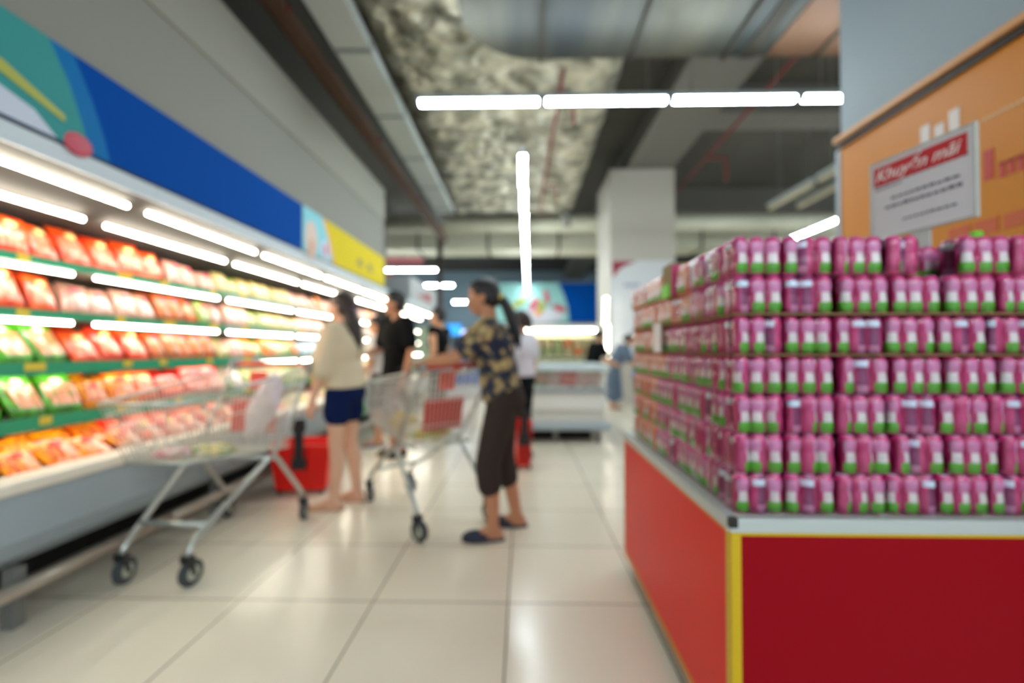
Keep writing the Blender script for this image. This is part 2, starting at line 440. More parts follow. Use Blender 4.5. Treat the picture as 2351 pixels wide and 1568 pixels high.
# unseen tube rows added behind the viewer to light the hall
for j, y in enumerate((-1.8, -4.5)):
    for i in range(7):
        lamp(-1.2 + i * 1.215, y, math.pi / 2, 'added unseen tube light in the rows behind the viewer', 'added tube lights behind the viewer')
for j, (x0, y) in enumerate(((6.0, 7.0), (8.4, 10.5), (11.2, 14.5))):  # hidden rows added past the pillar to brighten the far hall
    for i in range(4):
        lamp(x0 + i * 1.215, y, math.pi / 2, 'added unseen tube light in the rows beyond the pillar', 'added tube lights beyond the pillar')
un = mat('unlit_tube', (190, 184, 160), 0.5)
for i, (x, y) in enumerate([(4.13, 7.3), (4.13, 6.0), (4.55, 7.2)]):
    t = thing('tube_light', ['farther', 'nearer', 'rightmost'][i] + ' unlit pale tube light under the dark ceiling', 'light', (x, y, 3.47), group='unlit tube lights')
    MB().tube([(0, -0.58, 0), (0, 0.58, 0)], 0.036, 10).obj('tube', un, t, True)
    MB().box(-0.035, -0.6, 0.04, 0.035, 0.6, 0.085).obj('housing', MATS['lamp_housing'], t)
    MB().tube([(0, 0.3, 0.08), (0, 0.3, 1.83)], 0.004, 4).obj('hanging_wire', M_grey, t)

# ================================================================== CHILLER CASES (left)
green = mat('green_price_rail', (30, 150, 110), 0.4)
teal = mat('teal_price_rail', (120, 178, 168), 0.4)
M_inner = mat('chiller_lining', (122, 106, 90), 0.6, spec=0.2)
M_body = mat('grey_chiller_panel', (156, 170, 178), 0.4)
M_shelf = mat('shelf_enamel', (150, 146, 134), 0.5)
M_yel = mat('yellow_price_card', (214, 190, 60), 0.5)
SHELF = [('A', 0.775, -2.38), ('B', 1.04, -2.45), ('C', 1.31, -2.5), ('D', 1.583, -2.5)]
ML = 1.24; Y0 = 1.376
def chiller(k):
    y0 = Y0 + k * ML; y1 = y0 + ML - 0.004
    near = k < 2
    t = thing('chiller_unit', ORD[k] + ' refrigerated shelf unit from the viewer along the left wall', 'refrigerated cabinet', (-2.6, (y0 + y1) / 2, 0), group='refrigerated units along the left wall')
    T = Matrix.Translation((2.6, -(y0 + y1) / 2, 0))
    def mb(): b = MB(); b.T = T; return b
    mb().box(-3.2, y0, 0.3, -3.1, y1, 1.98).obj('back_panel', M_inner, t)
    body = [(-2.0, 0.545), (-2.0, 0.36), (-2.03, 0.29), (-2.10, 0.235), (-2.25, 0.2), (-3.1, 0.2), (-3.1, 0.48), (-2.12, 0.48), (-2.10, 0.545)]
    mb().prism(body, y0, y1).obj('lower_body', M_body, t, bevel=0.004)
    mb().box(-2.12, y0, 0.545, -1.985, y1, 0.60).obj('front_lip', mat('cream_lip', (232, 226, 212), 0.3), t, bevel=0.012)
    mb().tube([(-1.985, y0, 0.172), (-1.985, y1, 0.172)], 0.028, 10).obj('bumper_rail', mat('worn_steel_rail', (178, 168, 154), 0.35, 0.5), t, True)
    mb().box(-2.08, y0 + 0.46, 0, -2.03, y0 + 0.51, 0.24).obj('leg', M_grey, t)
    mb().box(-3.05, y0, 0, -2.45, y1, 0.2).obj('kick_plate', M_dark, t)
    can = [(-2.1, 2.045), (-2.1, 1.965), (-2.16, 1.955), (-2.8, 1.80), (-3.1, 1.80), (-3.1, 2.045)]
    c = mb().prism(can, y0, y1).obj('canopy', mat('canopy_enamel', (84, 84, 82), 0.7, spec=0.1), t)
    mb().box(-2.1, y0, 1.962, -2.092, y1, 2.048).obj('fascia', mat('fascia_white', (196, 208, 216), 0.4), c)
    b = mb().tube([(-2.2, y0 + 0.07, 1.918), (-2.2, y1 - 0.07, 1.918)], 0.0125, 10); b.obj('lamp_tube', M_case, c, True)
    b = mb().tube([(-2.45, y0 + 0.07, 1.845), (-2.45, y1 - 0.07, 1.845)], 0.0125, 10); b.obj('lamp_tube', M_case, c, True)
    for s, z, xf in SHELF:
        sh = mb().box(-3.1, y0 + 0.004, z - 0.022, xf, y1 - 0.004, z).obj('shelf', M_shelf, t)
        mb().box(xf, y0, z - (0.05 if near and s in 'BA' else 0.028), xf + 0.014, y1, z + 0.014).obj('price_rail', green if (near or s == 'A') else teal, sh)
        for q in range(3 if near else 1):
            yy = y0 + random.uniform(0.05, 0.3) + q * 0.4
            mb().box(xf + 0.014, yy, z - 0.026, xf + 0.018, yy + random.choice((0.06, 0.1)), z + 0.012).obj('price_card', M_yel, sh)
        if s in 'CD' or (s == 'B' and k >= 2):
            mb().tube([(xf - 0.006, y0 + 0.07, z - 0.045), (xf - 0.006, y1 - 0.07, z - 0.045)], 0.011, 8).obj('lamp_tube', M_case, sh, True)
        if near and s in 'BA':  # unseen tubes added behind the deeper rail to brighten the packets
            mb().tube([(xf - 0.016, y0 + 0.07, z - 0.032), (xf - 0.016, y1 - 0.07, z - 0.032)], 0.008, 8).obj('lamp_tube', M_case, sh, True)
    return t
for k in range(8): chiller(k)

# ------------------------------------------------------------------ packaged food
def wrap(c, second, amount=0.5):
    k = 'wrap_%d_%d_%d_%d' % (c + (second[0],))
    if k in MATS: return MATS[k]
    m = bpy.data.materials.new('printed_wrapper'); m.use_nodes = True
    nt = m.node_tree; b = nt.nodes['Principled BSDF']
    b.inputs['Roughness'].default_value = 0.3; b.inputs['Coat Weight'].default_value = 0.6; b.inputs['Coat Roughness'].default_value = 0.18
    tc = nt.nodes.new('ShaderNodeTexCoord'); oi = nt.nodes.new('ShaderNodeObjectInfo')
    ad = nt.nodes.new('ShaderNodeVectorMath'); ad.operation = 'ADD'
    sc_ = nt.nodes.new('ShaderNodeVectorMath'); sc_.operation = 'SCALE'; sc_.inputs[3].default_value = 30
    cb = nt.nodes.new('ShaderNodeCombineXYZ')
    for q in range(3): nt.links.new(oi.outputs['Random'], cb.inputs[q])
    nt.links.new(cb.outputs[0], sc_.inputs[0]); nt.links.new(tc.outputs['Object'], ad.inputs[0]); nt.links.new(sc_.outputs[0], ad.inputs[1])
    n = nt.nodes.new('ShaderNodeTexNoise'); n.inputs['Scale'].default_value = 22; n.inputs['Detail'].default_value = 2
    cr = nt.nodes.new('ShaderNodeValToRGB')
    cr.color_ramp.elements[0].position = 0.47; cr.color_ramp.elements[0].color = srgb(*c)
    cr.color_ramp.elements[1].position = 0.56 + (0.5 - amount) * 0.3; cr.color_ramp.elements[1].color = srgb(*second)
    nt.links.new(ad.outputs[0], n.inputs['Vector']); nt.links.new(n.outputs[0], cr.inputs[0]); nt.links.new(cr.outputs[0], b.inputs['Base Color'])
    MATS[k] = m
    return m
def pouch_mesh(name, wd, ht, th, hd, body, win, stripe, tray=False):
    nx, nz = 10, 12
    m = MB()
    mats = [wrap(hd, body, 0.4), wrap(body, hd, 0.5), wrap(win, body, 0.3), wrap(stripe, win, 0.5)]
    for side in (1, -1):
        vs = []; fs = []; ms = []
        for j in range(nz + 1):
            v = -1 + 2 * j / nz
            for i in range(nx + 1):
                u = -1 + 2 * i / nx
                q = max(0, (1 - abs(u) ** 3.5)) * max(0, (1 - abs(v) ** 4)) 
                if tray: q = min(1, q * 2.2)
                x = side * th / 2 * q * (1 + (0.12 * math.cos(u * 9) if side > 0 else 0))
                pin = 1 - 0.05 * (1 - v * v) * abs(u)
                vs.append((x, u * wd / 2 * pin, (v + 1) * ht / 2))
        for j in range(nz):
            for i in range(nx):
                a = j * (nx + 1) + i
                fs.append((a, a + 1, a + nx + 2, a + nx + 1))
                v = (j + 0.5) / nz; u = abs((i + 0.5) / nx * 2 - 1)
                k = 1
                if v > 0.78: k = 0
                elif v > 0.14 and v < 0.66 and u < 0.78 and (u ** 2 + ((v - 0.4) / 0.33) ** 2 < 1.15): k = 2 if i % 2 else 3
                ms.append(k)
        m._add(vs, fs); m.m[-len(fs):] = ms
    return m.mesh(name, mats, True)
OR = (240, 92, 20); RD = (196, 24, 14); PK = (222, 120, 92); WH = (206, 196, 190); YL = (250, 166, 8)
GR = (70, 164, 20); CR = (212, 192, 130); MT = (208, 118, 84); BR = (160, 84, 32); BW = (156, 190, 216)
TYPES = {
 'orange': ('sausage_packet', 'orange and red sausage packet', 0.18, 0.235, 0.055, OR, (232, 52, 20), (236, 130, 96), (244, 170, 136)),
 'red': ('sausage_packet', 'glossy red sausage packet', 0.18, 0.23, 0.06, (218, 34, 16), (220, 60, 16), (222, 104, 70), (236, 160, 120)),
 'pale': ('pale_sausage_packet', 'pale pink packet of sausages', 0.16, 0.20, 0.055, (200, 150, 132), (214, 162, 138), (216, 188, 184), (190, 128, 104)),
 'white': ('white_packet', 'white and pink food packet', 0.16, 0.20, 0.05, WH, (206, 140, 130), (222, 212, 206), (190, 168, 184)),
 'brown': ('ham_roll_packet', 'orange brown ham roll packet', 0.13, 0.225, 0.07, (220, 90, 30), BR, (206, 120, 40), (120, 60, 60)),
 'cream': ('tofu_packet', 'cream and yellow food packet', 0.17, 0.18, 0.07, (190, 170, 90), CR, (222, 208, 168), (180, 140, 60)),
 'lime': ('vegetable_packet', 'pale green and yellow food packet', 0.16, 0.18, 0.06, (160, 176, 30), (120, 150, 80), (206, 210, 150), (60, 130, 60)),
 'pink': ('pink_packet', 'pale pink and white food packet', 0.17, 0.18, 0.06, (222, 180, 160), (214, 138, 120), (228, 202, 192), (210, 120, 110)),
 'blue': ('frozen_packet', 'light blue frozen food packet', 0.2, 0.16, 0.06, BW, (130, 176, 206), (200, 214, 224), (110, 160, 200)),
 'yellow': ('snack_packet', 'yellow and orange food packet', 0.18, 0.20, 0.055, YL, (222, 80, 14), (232, 150, 60), (206, 36, 14)),
 'green': ('meat_tray', 'tray of pink minced meat with green header', 0.18, 0.25, 0.045, GR, (60, 120, 24), MT, (222, 146, 110)),
 'redtray': ('red_tray', 'red rimmed tray of packed meat', 0.21, 0.21, 0.06, (206, 26, 20), (196, 22, 16), (230, 120, 80), (226, 80, 50)),
}
PROTO = {}
for key, (nm, desc, wd, ht, th, hd, bd, wn, stp) in TYPES.items():
    PROTO[key] = [pouch_mesh(nm, wd, ht, th, hd, bd, wn, stp, key in ('green', 'redtray'))]
lab_mesh = {}
def label_for(key):
    if key in lab_mesh: return lab_mesh[key]
    nm, desc, wd, ht, th, hd, bd, wn, stp = TYPES[key]
    col_ = {'orange': (250, 230, 150), 'red': (250, 220, 120), 'yellow': (226, 50, 34), 'green': (240, 240, 200), 'brown': (150, 60, 90)}.get(key, (220, 90, 110))
    m = MB(); n = 14
    m.tube([(0, 0, 0), (0.004, 0, 0)], 0.022, n)
    m.v = [(th / 2 * 0.98 + p[0], p[1] * 1.4, ht * 0.72 + p[2] * 0.8) for p in m.v]
    lab_mesh[key] = m.mesh('brand_label', mat('label_%d_%d_%d' % col_, col_, 0.4))
    return lab_mesh[key]
ROWN = {'D': 'top', 'C': 'second', 'B': 'third', 'A': 'fourth', 'base': 'bottom'}
def zone(row, y):
    rnd = random.random()
    if row == 'D': return 'orange' if y < 3.12 else 'white' if y < 3.3 else 'pink' if y < 3.75 else ('cream' if rnd < .6 else 'lime') if y < 4.9 else ('pink' if rnd < .8 else 'yellow')
    if row == 'C': return 'orange' if y < 2.48 else ('pale' if rnd < .75 else 'white') if y < 3.15 else 'brown' if y < 3.5 else 'lime' if y < 3.75 else 'pale' if y < 4.25 else ('lime' if rnd < .7 else 'cream') if y < 4.8 else 'cream' if y < 5.2 else 'pink'
    if row == 'B': return 'green' if y < 2.45 else ('red' if rnd < .5 else 'orange') if y < 3.05 else 'brown' if y < 3.75 else ('lime' if rnd < .4 else 'cream' if rnd < .7 else 'yellow' if rnd < .85 else 'pink') if y < 5.1 else 'blue' if y < 6.3 else 'cream'
    if row == 'A': return 'green' if y < 2.43 else ('yellow' if rnd < .6 else 'orange') if y < 3.05 else 'redtray' if y < 3.75 else ('cream' if rnd < .5 else 'white' if rnd < .7 else 'lime')
    return 'yellow' if y < 2.6 else ('red' if rnd < .6 else 'orange') if y < 3.3 else ('pink' if rnd < .4 else 'red') if y < 4.4 else ('pink' if rnd < .5 else 'cream')
def depth_word(d): return ['front rank', 'second rank', 'rear rank'][d]
counts = {}
def place_packs(row, z, xf, y0, y1, rank, tilt):
    y = y0
    while y < y1:
        key = zone(row, y)
        nm, desc, wd, ht, th = TYPES[key][:5]
        yc = y + wd / 2 + 0.004
        y += wd + 0.008
        o = bpy.data.objects.new(nm, PROTO[key][0]); C.objects.link(o)
        tl = R(tilt + random.uniform(-5, 5))
        o.location = (xf + random.uniform(-0.012, 0.012), yc, z)
        o.rotation_euler = (random.uniform(-0.10, 0.10), -tl, random.uniform(-0.2, 0.2))
        q = random.uniform(0.92, 1.1); o.scale = (q, q, q)
        unit = min(7, int((yc - Y0) / ML))
        ck = (key, row, rank); counts[ck] = counts.get(ck, 0) + 1
        n = counts[ck]
        nth = ORD[n - 1] if n <= 16 else 'number %d' % n
        tag(o, '%s, %s shelf, %s, %s from the viewer' % (desc, ROWN[row], depth_word(rank), nth), 'food packet',
            '%ss on the %s shelf' % (desc, ROWN[row]))
        if yc < 3.9 and rank == 0:
            l = bpy.data.objects.new('brand_label', label_for(key)); C.objects.link(l); l.parent = o
for s, z, xf in SHELF:
    ye = 6.3 if s != 'A' else 6.3
    place_packs(s, z + 0.008, xf - 0.055, 1.42, ye + 1.9, 0, 24 if s in 'DC' else 32)
    if s in 'DCBA': place_packs(s, z + 0.028, xf - 0.235, 2.1, 5.4, 1, 30)
place_packs('base', 0.53, -2.2, 1.6, 6.4, 0, 52)
place_packs('base', 0.56, -2.40, 1.6, 6.4, 1, 48)
place_packs('base', 0.585, -2.60, 1.6, 5.6, 2, 44)

# ------------------------------------------------------------------ banners on the bulkhead
def ypoly(poly, x0, x1): return MB().prism(poly, x0, x1, 'x')
zt = 2.49; zb = 2.062; X = -2.095
t = thing('shop_banner', 'long blue banner with a teal fruit picture above the near chillers', 'banner')
ypoly([(0.6, zb), (4.36, zb), (4.36, zt), (0.6, zt)], X, X + 0.012).obj('blue_sheet', mat('banner_blue', (0, 76, 164), 0.7, spec=0.05), t)
ypoly([(0.6, zb), (2.30, zb), (2.27, 2.16), (2.20, 2.32), (2.10, zt), (0.6, zt)], X + 0.012, X + 0.014).obj('lighter_blue_band', mat('banner_blue_light', (0, 112, 178), 0.6, spec=0.12), t)
ypoly([(0.6, zb), (2.19, zb), (2.15, 2.18), (2.08, 2.34), (1.985, zt), (0.6, zt)], X + 0.014, X + 0.016).obj('teal_picture', mat('banner_teal', (60, 150, 150), 0.6, spec=0.12), t)
MB().ell((X + 0.014, 2.13, 2.08), (0.006, 0.075, 0.055), 20, 8).obj('printed_fruit', mat('print_crimson', (196, 60, 84), 0.5), t, True)
ypoly([(1.0, zb), (2.03, zb), (1.93, 2.14), (1.7, 2.20), (1.0, 2.22)], X + 0.016, X + 0.018).obj('printed_bowl', mat('print_white', (196, 206, 224), 0.5), t)
ypoly([(1.0, 2.27), (1.75, 2.24), (2.06, 2.15), (2.06, 2.18), (1.8, 2.28), (1.0, 2.34)], X + 0.018, X + 0.02).obj('printed_leaf', mat('print_olive', (168, 172, 50), 0.5), t)
t = thing('shop_banner', 'short banner with food picture and yellow field at the end of the left wall', 'banner')
ypoly([(4.365, zb), (6.99, zb), (6.99, zt), (4.365, zt)], X, X + 0.012).obj('yellow_sheet', mat('banner_yellow', (222, 200, 20), 0.6, spec=0.12), t)
ypoly([(4.365, zb), (5.14, zb), (5.02, 2.3), (4.86, zt), (4.365, zt)], X + 0.012, X + 0.013).obj('orange_edge', mat('print_orange', (236, 150, 40), 0.5), t)
ypoly([(4.365, zb), (5.07, zb), (4.95, 2.3), (4.79, zt), (4.365, zt)], X + 0.013, X + 0.015).obj('teal_picture', mat('banner_sky', (110, 200, 214), 0.45), t)
MB().ell((X + 0.015, 4.55, 2.2), (0.005, 0.14, 0.19), 20, 8).obj('printed_food', mat('print_beige', (216, 190, 176), 0.5), t, True)
MB().ell((X + 0.017, 4.55, 2.14), (0.005, 0.05, 0.09), 20, 8).obj('printed_food', mat('print_tan', (206, 150, 120), 0.5), t, True)
MB().ell((X + 0.015, 4.88, 2.16), (0.005, 0.12, 0.11), 20, 8).obj('printed_bowl', MATS['print_white'], t, True)
MB().ell((X + 0.017, 4.88, 2.17), (0.005, 0.05, 0.07), 20, 8).obj('printed_fruit', mat('print_rose', (200, 90, 110), 0.5), t, True)
nav = mat('print_navy', (50, 54, 90), 0.5)
for y_ in (5.86, 6.25):
    b = MB()
    b.box(X + 0.012, y_, 2.19, X + 0.015, y_ + 0.06, 2.27); b.box(X + 0.012, y_ + 0.09, 2.18, X + 0.015, y_ + 0.16, 2.22); b.box(X + 0.012, y_ + 0.09, 2.24, X + 0.015, y_ + 0.13, 2.28)
    b.obj('printed_sign', nav, t)
tag(ypoly([(9.2, 2.2), (10.6, 2.16), (10.6, 2.38)], -2.098, -2.09).obj('header_sign', mat('sign_red', (160, 70, 80), 0.6)), 'faint dark red wedge sign on the pale far header', 'sign')
t = thing('round_sign', 'bright red rounded sign hanging between the two far rows of lights', 'sign', (-3.85, 13.0, 3.14))
MB().ell((0, 0, 0), (0.27, 0.03, 0.16), 20, 8).obj('sign_board', mat('bright_red_sign', (240, 40, 60), 0.5), t, True)
MB().tube([(0, 0, 0.1), (0, 0, 2.16)], 0.006, 4).obj('hanging_wire', M_grey, t)
t = thing('hanging_sign', 'faded pink strip sign above the far light rows', 'sign'); MB().box(-4.3, 14.0, 3.72, -3.0, 14.04, 3.9).obj('sign_board', mat('sign_pink', (190, 110, 120), 0.6), t)
pipe('dark_pole', 'dark brown pole standing at the far end of the chillers', [(-2.1, 11.8, 0), (-2.1, 11.8, 4.1)], 0.07, mat('dark_brown', (62, 46, 42), 0.6), 'pole')

# ================================================================== BACK: far wall case and freezer island
Yb = 18.6
t = thing('wall_chiller', 'glowing wall chiller with pale shelves beneath the far banner', 'refrigerated cabinet', (1.1, Yb, 0))
m = MB(); m.box(-2.0, 0.0, 0, 1.9, 1.2, 0.5); m.obj('lower_body', M_white, t)
MB().box(-2.0, 0.9, 0.5, 1.9, 1.2, 2.1).obj('back_panel', mat('lime_lining', (236, 240, 196), 0.5), t)
MB().box(-2.0, 0.0, 1.95, 1.9, 1.2, 2.12).obj('canopy', M_white, t)
for z in (0.85, 1.2, 1.55):
    MB().box(-2.0, 0.25, z, 1.9, 0.9, z + 0.04).obj('shelf', M_shelf, t)
for x in (-1.85, -0.6, 0.65):
    MB().tube([(x, 0.12, 1.88), (x + 1.15, 0.12, 1.88)], 0.05, 8).obj('lamp_tube', M_case, t, True)
for i in range(9):
    for j, z in enumerate((0.89, 1.24)):
        key = random.choice(('cream', 'lime', 'yellow', 'green', 'cream', 'pink'))
        o = bpy.data.objects.new('food_box', PROTO[key][0]); C.objects.link(o)
        o.location = (-0.55 + i * 0.4, Yb + 0.4, z + 0.005); o.rotation_euler = (0, 0, -math.pi / 2); o.scale = (1.5, 2.0, 1.4)
        tag(o, '%s packet on the far wall chiller, %s from left, %s shelf' % ({'cream': 'cream', 'lime': 'lime', 'yellow': 'orange', 'green': 'green topped', 'pink': 'pale pink'}[key], ORD[i], ['middle', 'upper'][j]), 'food packet', 'packets in the far wall chiller')
t = thing('shop_banner', 'far banner with fruit picture on the left and blue field on the right', 'banner', (0, Yb - 0.02, 0))
zb2, zt2 = 2.2, 3.74
MB().prism([(-1.2, zb2), (2.93, zb2), (2.93, zt2), (-1.2, zt2)], 0, 0.03).obj('blue_sheet', MATS['banner_blue'], t)
tp_ = [(-1.2, zb2), (1.85, zb2), (1.78, 2.8), (1.62, 3.3), (1.42, zt2), (-1.2, zt2)]
MB().prism(tp_, -0.01, 0).obj('teal_picture', mat('banner_pale_teal', (150, 206, 202), 0.5), t)
MB().ell((0.7, -0.01, 2.45), (0.95, 0.012, 0.30), 24, 8).obj('printed_cream', mat('print_offwhite', (216, 216, 226), 0.5), t, True)
for (x, z, rx, rz, a, mt) in [(0.95, 3.2, 0.1, 0.32, -12, 'print_crimson'), (1.45, 2.75, 0.3, 0.12, 20, 'print_crimson'), (0.45, 2.9, 0.16, 0.3, 25, 'print_rose'), (-0.1, 3.0, 0.35, 0.12, -35, 'print_olive'), (0.75, 2.8, 0.14, 0.25, 0, 'print_olive'), (0.6, 2.55, 0.15, 0.12, 0, 'print_orange'), (-0.6, 2.8, 0.3, 0.15, 10, 'print_yellow')]:
    mm = MATS.get(mt) or mat('print_yellow', (220, 190, 60), 0.5)
    MB().ell((x, -0.02, z), (rx, 0.008, rz), 16, 6, Matrix.Rotation(R(a), 3, 'Y')).obj('printed_fruit', mm, t, True)

t = thing('freezer_island', 'long white freezer island with glass front, in front of the column', 'freezer', (0.3, 6.25, 0))
MB().box(-0.72, -0.62, 0.37, 0.70, 0.62, 0.62).obj('lower_body', M_white, t, bevel=0.03)
MB().box(-0.74, -0.66, 0.15, 0.76, 0.66, 0.24).obj('bumper', mat('bluish_bumper', (168, 182, 190), 0.35, 0.3), t, bevel=0.03)
MB().box(-0.70, -0.60, 0.24, 0.68, 0.60, 0.37).obj('skirt_panel', mat('skirt_white', (206, 206, 198), 0.4), t)
MB().box(-0.72, -0.64, 0.60, 0.72, 0.64, 0.64).obj('mid_rail', mat('grey_rail', (150, 158, 160), 0.4), t)
for x in (-0.6, 0.1, 0.62):
    for y in (-0.55, 0.5): MB().box(x - 0.03, y, 0, x + 0.03, y + 0.05, 0.16).obj('leg', M_grey, t)
MB().box(-0.6, -0.4, 0.0, 0.55, 0.4, 0.14).obj('motor_housing', M_dark, t)
gl = mat('freezer_glass', (200, 215, 215), 0.1, alpha=0.16)
MB().box(-0.70, -0.60, 0.64, 0.68, -0.585, 0.86).obj('glass_front', gl, t)
MB().box(0.665, -0.58, 0.64, 0.68, 0.6, 0.86).obj('glass_side', gl, t)
b = MB(); b.box(-0.74, -0.66, 0.86, 0.74, -0.50, 0.93); b.box(-0.74, 0.50, 0.86, 0.74, 0.66, 0.93); b.box(-0.74, -0.5, 0.86, -0.6, 0.5, 0.93); b.box(0.6, -0.5, 0.86, 0.74, 0.5, 0.93)
b.obj('top_rim', mat('pale_blue_rim', (196, 212, 214), 0.3), t, bevel=0.01)
MB().box(-0.68, -0.56, 0.62, 0.66, 0.56, 0.66).obj('inner_floor', M_white, t)
ikeys = ['blue', 'blue', 'lime', 'green', 'pale', 'redtray', 'pink', 'pale']
for i in range(8):
    key = ikeys[i]
    o = bpy.data.objects.new('frozen_pack', PROTO[key][0]); C.objects.link(o)
    o.location = (-0.28 + i * 0.165, 5.76, 0.665); o.rotation_euler = (-0.12, 0, -math.pi / 2)
    tag(o, '%s frozen pack behind the island glass, %s from left' % ({'blue': 'light blue', 'lime': 'lime green', 'green': 'green topped', 'pale': 'pale pink', 'redtray': 'red', 'pink': 'pink and white'}[key], ORD[i]), 'frozen food', 'packs behind the freezer island glass')
for i, (x, y, key) in enumerate([(0.02, 5.7, 'yellow'), (0.2, 6.05, 'cream'), (0.45, 5.95, 'lime'), (0.62, 6.1, 'cream'), (0.8, 5.95, 'lime')]):
    o = bpy.data.objects.new('food_bag', PROTO[key][0]); C.objects.link(o)
    o.location = (x, y, 0.935 if i == 0 else 0.88); o.rotation_euler = (0, 0, -math.pi / 2 + 0.2); o.scale = (1.6, 1, 1.0 if i == 0 else 0.6)
    if i: 
        o.location.z = 0.80
    tag(o, '%s bag lying on top of the freezer island, %s from left' % ({'yellow': 'orange yellow', 'cream': 'cream', 'lime': 'pale green'}[key], ORD[i]), 'food bag', 'bags on top of the freezer island')
    if i:
        pass

# column poster and vertical lights
t = thing('column_poster', 'pale poster with a dark red corner on the front of the grey column', 'poster', (0, 9.58, 0))
MB().box(1.80, 0, 0.9, 3.10, 0.015, 2.93).obj('poster_sheet', mat('poster_pale', (208, 214, 218), 0.5), t)
MB().prism([(1.82, 2.92), (2.32, 2.92), (2.0, 2.78), (1.84, 2.58)], -0.004, 0).obj('red_corner', mat('poster_red', (150, 40, 60), 0.5), t)
b = MB()
for i in range(4): b.box(2.08 + i * 0.08, -0.004, 2.40, 2.13 + i * 0.08, 0, 2.46)
b.obj('small_print', mat('print_blue', (90, 110, 160), 0.5), t)
for i, (x, z0, z1) in enumerate([(1.68, 1.62, 2.16), (1.71, 1.07, 1.60), (1.71, 0.88, 0.98)]):
    t = thing('vertical_light', ['upper leaning', 'middle upright', 'small lowest'][i] + ' warm light tube at the left edge of the grey column', 'light', (x, 9.45, z0), group='warm lights at the column edge')
    MB().tube([(-0.03 if i == 0 else 0, 0, 0), (0.0, 0, z1 - z0)], 0.02, 8).obj('glowing_tube', M_case, t, True)
    MB().box(-0.04, 0.03, 0, 0.04, 0.13, z1 - z0).obj('housing', M_white, t)

t = thing('checkout_screen', 'left blue glowing screen far behind the shoppers', 'screen', (-2.2, 15, 1.55))
MB().box(-0.25, 0, 0, 0.25, 0.05, 0.4).obj('bezel', M_black, t); MB().box(-0.23, -0.01, 0.02, 0.23, 0, 0.38).obj('lit_panel', emit('screen_blue', (0.05, 0.35, 0.9), 1.2), t); MB().box(-0.05, 0, -0.6, 0.05, 0.04, 0).obj('stand', M_black, t)
t = thing('checkout_screen', 'right lilac glowing screen far behind the shoppers', 'screen', (-1.75, 15, 1.42))
MB().box(-0.25, 0, 0, 0.25, 0.05, 0.34).obj('bezel', M_black, t); MB().box(-0.23, -0.01, 0.02, 0.23, 0, 0.32).obj('lit_panel', emit('screen_lilac', (0.55, 0.6, 1.0), 1.6), t); MB().box(-0.05, 0, -0.45, 0.05, 0.04, 0).obj('stand', M_black, t)
t = thing('checkout_counter', 'blue and grey counter below the glowing screens', 'counter', (-2.0, 15, 0))
MB().box(-0.9, -0.3, 0, 0.8, 0.4, 0.9).obj('counter_body', mat('counter_blue', (60, 110, 180), 0.5), t); MB().box(-0.95, -0.35, 0.9, 0.85, 0.45, 0.95).obj('worktop', M_white, t)
t = thing('display_rack', 'pale green end rack with packets past the chillers', 'rack', (-2.45, 12.6, 0))
MB().box(-0.6, 0, 0, 0.35, 0.3, 1.75).obj('rack_back', mat('pale_green', (196, 214, 186), 0.5), t)
for z in (0.4, 0.8, 1.2): MB().box(-0.6, -0.25, z, 0.35, 0, z + 0.03).obj('shelf', M_white, t)

# ================================================================== PROMOTIONAL BIN
SX, SY0, SY1, SZ = 0.53, 1.207, 2.456, 0.655
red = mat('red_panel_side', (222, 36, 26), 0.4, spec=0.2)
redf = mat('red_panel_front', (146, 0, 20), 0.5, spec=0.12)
yel = mat('yellow_trim', (206, 172, 10), 0.4)
amb = mat('amber_edge', (206, 132, 40), 0.45)
t = thing('display_bin', 'red display bin with yellow corner trim and pale metal rim holding the drink packs', 'display stand', (1.19, 1.83, 0))
T = Matrix.Translation((-1.19, -1.83, 0))
def mb(): b = MB(); b.T = T; return b
mb().box(SX, SY0 + 0.006, 0.075, SX + 0.012, SY1, SZ).obj('side_panel', red, t)
mb().box(SX + 0.006, SY0, 0.06, 1.85, SY0 + 0.012, SZ).obj('front_panel', redf, t)
mb().box(1.84, SY0 + 0.012, 0.06, 1.85, SY1, SZ).obj('side_panel', red, t)
mb().box(SX + 0.012, SY1 - 0.012, 0.06, 1.84, SY1, SZ).obj('rear_panel', red, t)
b = mb(); b.box(SX - 0.004, SY0 - 0.004, 0.05, SX + 0.022, SY0 + 0.0, SZ + 0.002); b.box(SX - 0.004, SY0, 0.05, SX, SY0 + 0.03, SZ + 0.002)
b.obj('corner_trim', yel, t, bevel=0.002)
mb().box(SX - 0.003, SY0 + 0.03, 0.066, SX, SY1, 0.09).obj('bottom_edge', amb, t)
mb().box(SX - 0.003, SY0 + 0.03, SZ - 0.008, SX, SY1, SZ + 0.002).obj('top_edge', amb, t)
mb().box(SX + 0.022, SY0 - 0.003, SZ - 0.006, 1.85, SY0, SZ + 0.002).obj('top_edge', yel, t)
mb().box(SX - 0.003, SY1 - 0.012, 0.09, SX, SY1, SZ - 0.008).obj('far_edge', amb, t)
rim = mat('pale_metal_rim', (190, 200, 200), 0.35, 0.3)
b = mb(); b.box(SX - 0.006, SY0 - 0.006, SZ + 0.002, 1.86, SY0 + 0.02, 0.692); b.box(SX - 0.006, SY0 + 0.02, SZ + 0.002, SX + 0.02, SY1, 0.692); b.box(1.83, SY0 + 0.02, SZ + 0.002, 1.86, SY1, 0.692); b.box(SX + 0.02, SY1 - 0.02, SZ + 0.002, 1.83, SY1, 0.692)
b.obj('rim', rim, t, bevel=0.002)
mb().box(SX - 0.008, SY0 - 0.008, 0.668, SX + 0.014, SY0 + 0.012, 0.694).obj('corner_clip', M_black, t, bevel=0.003)
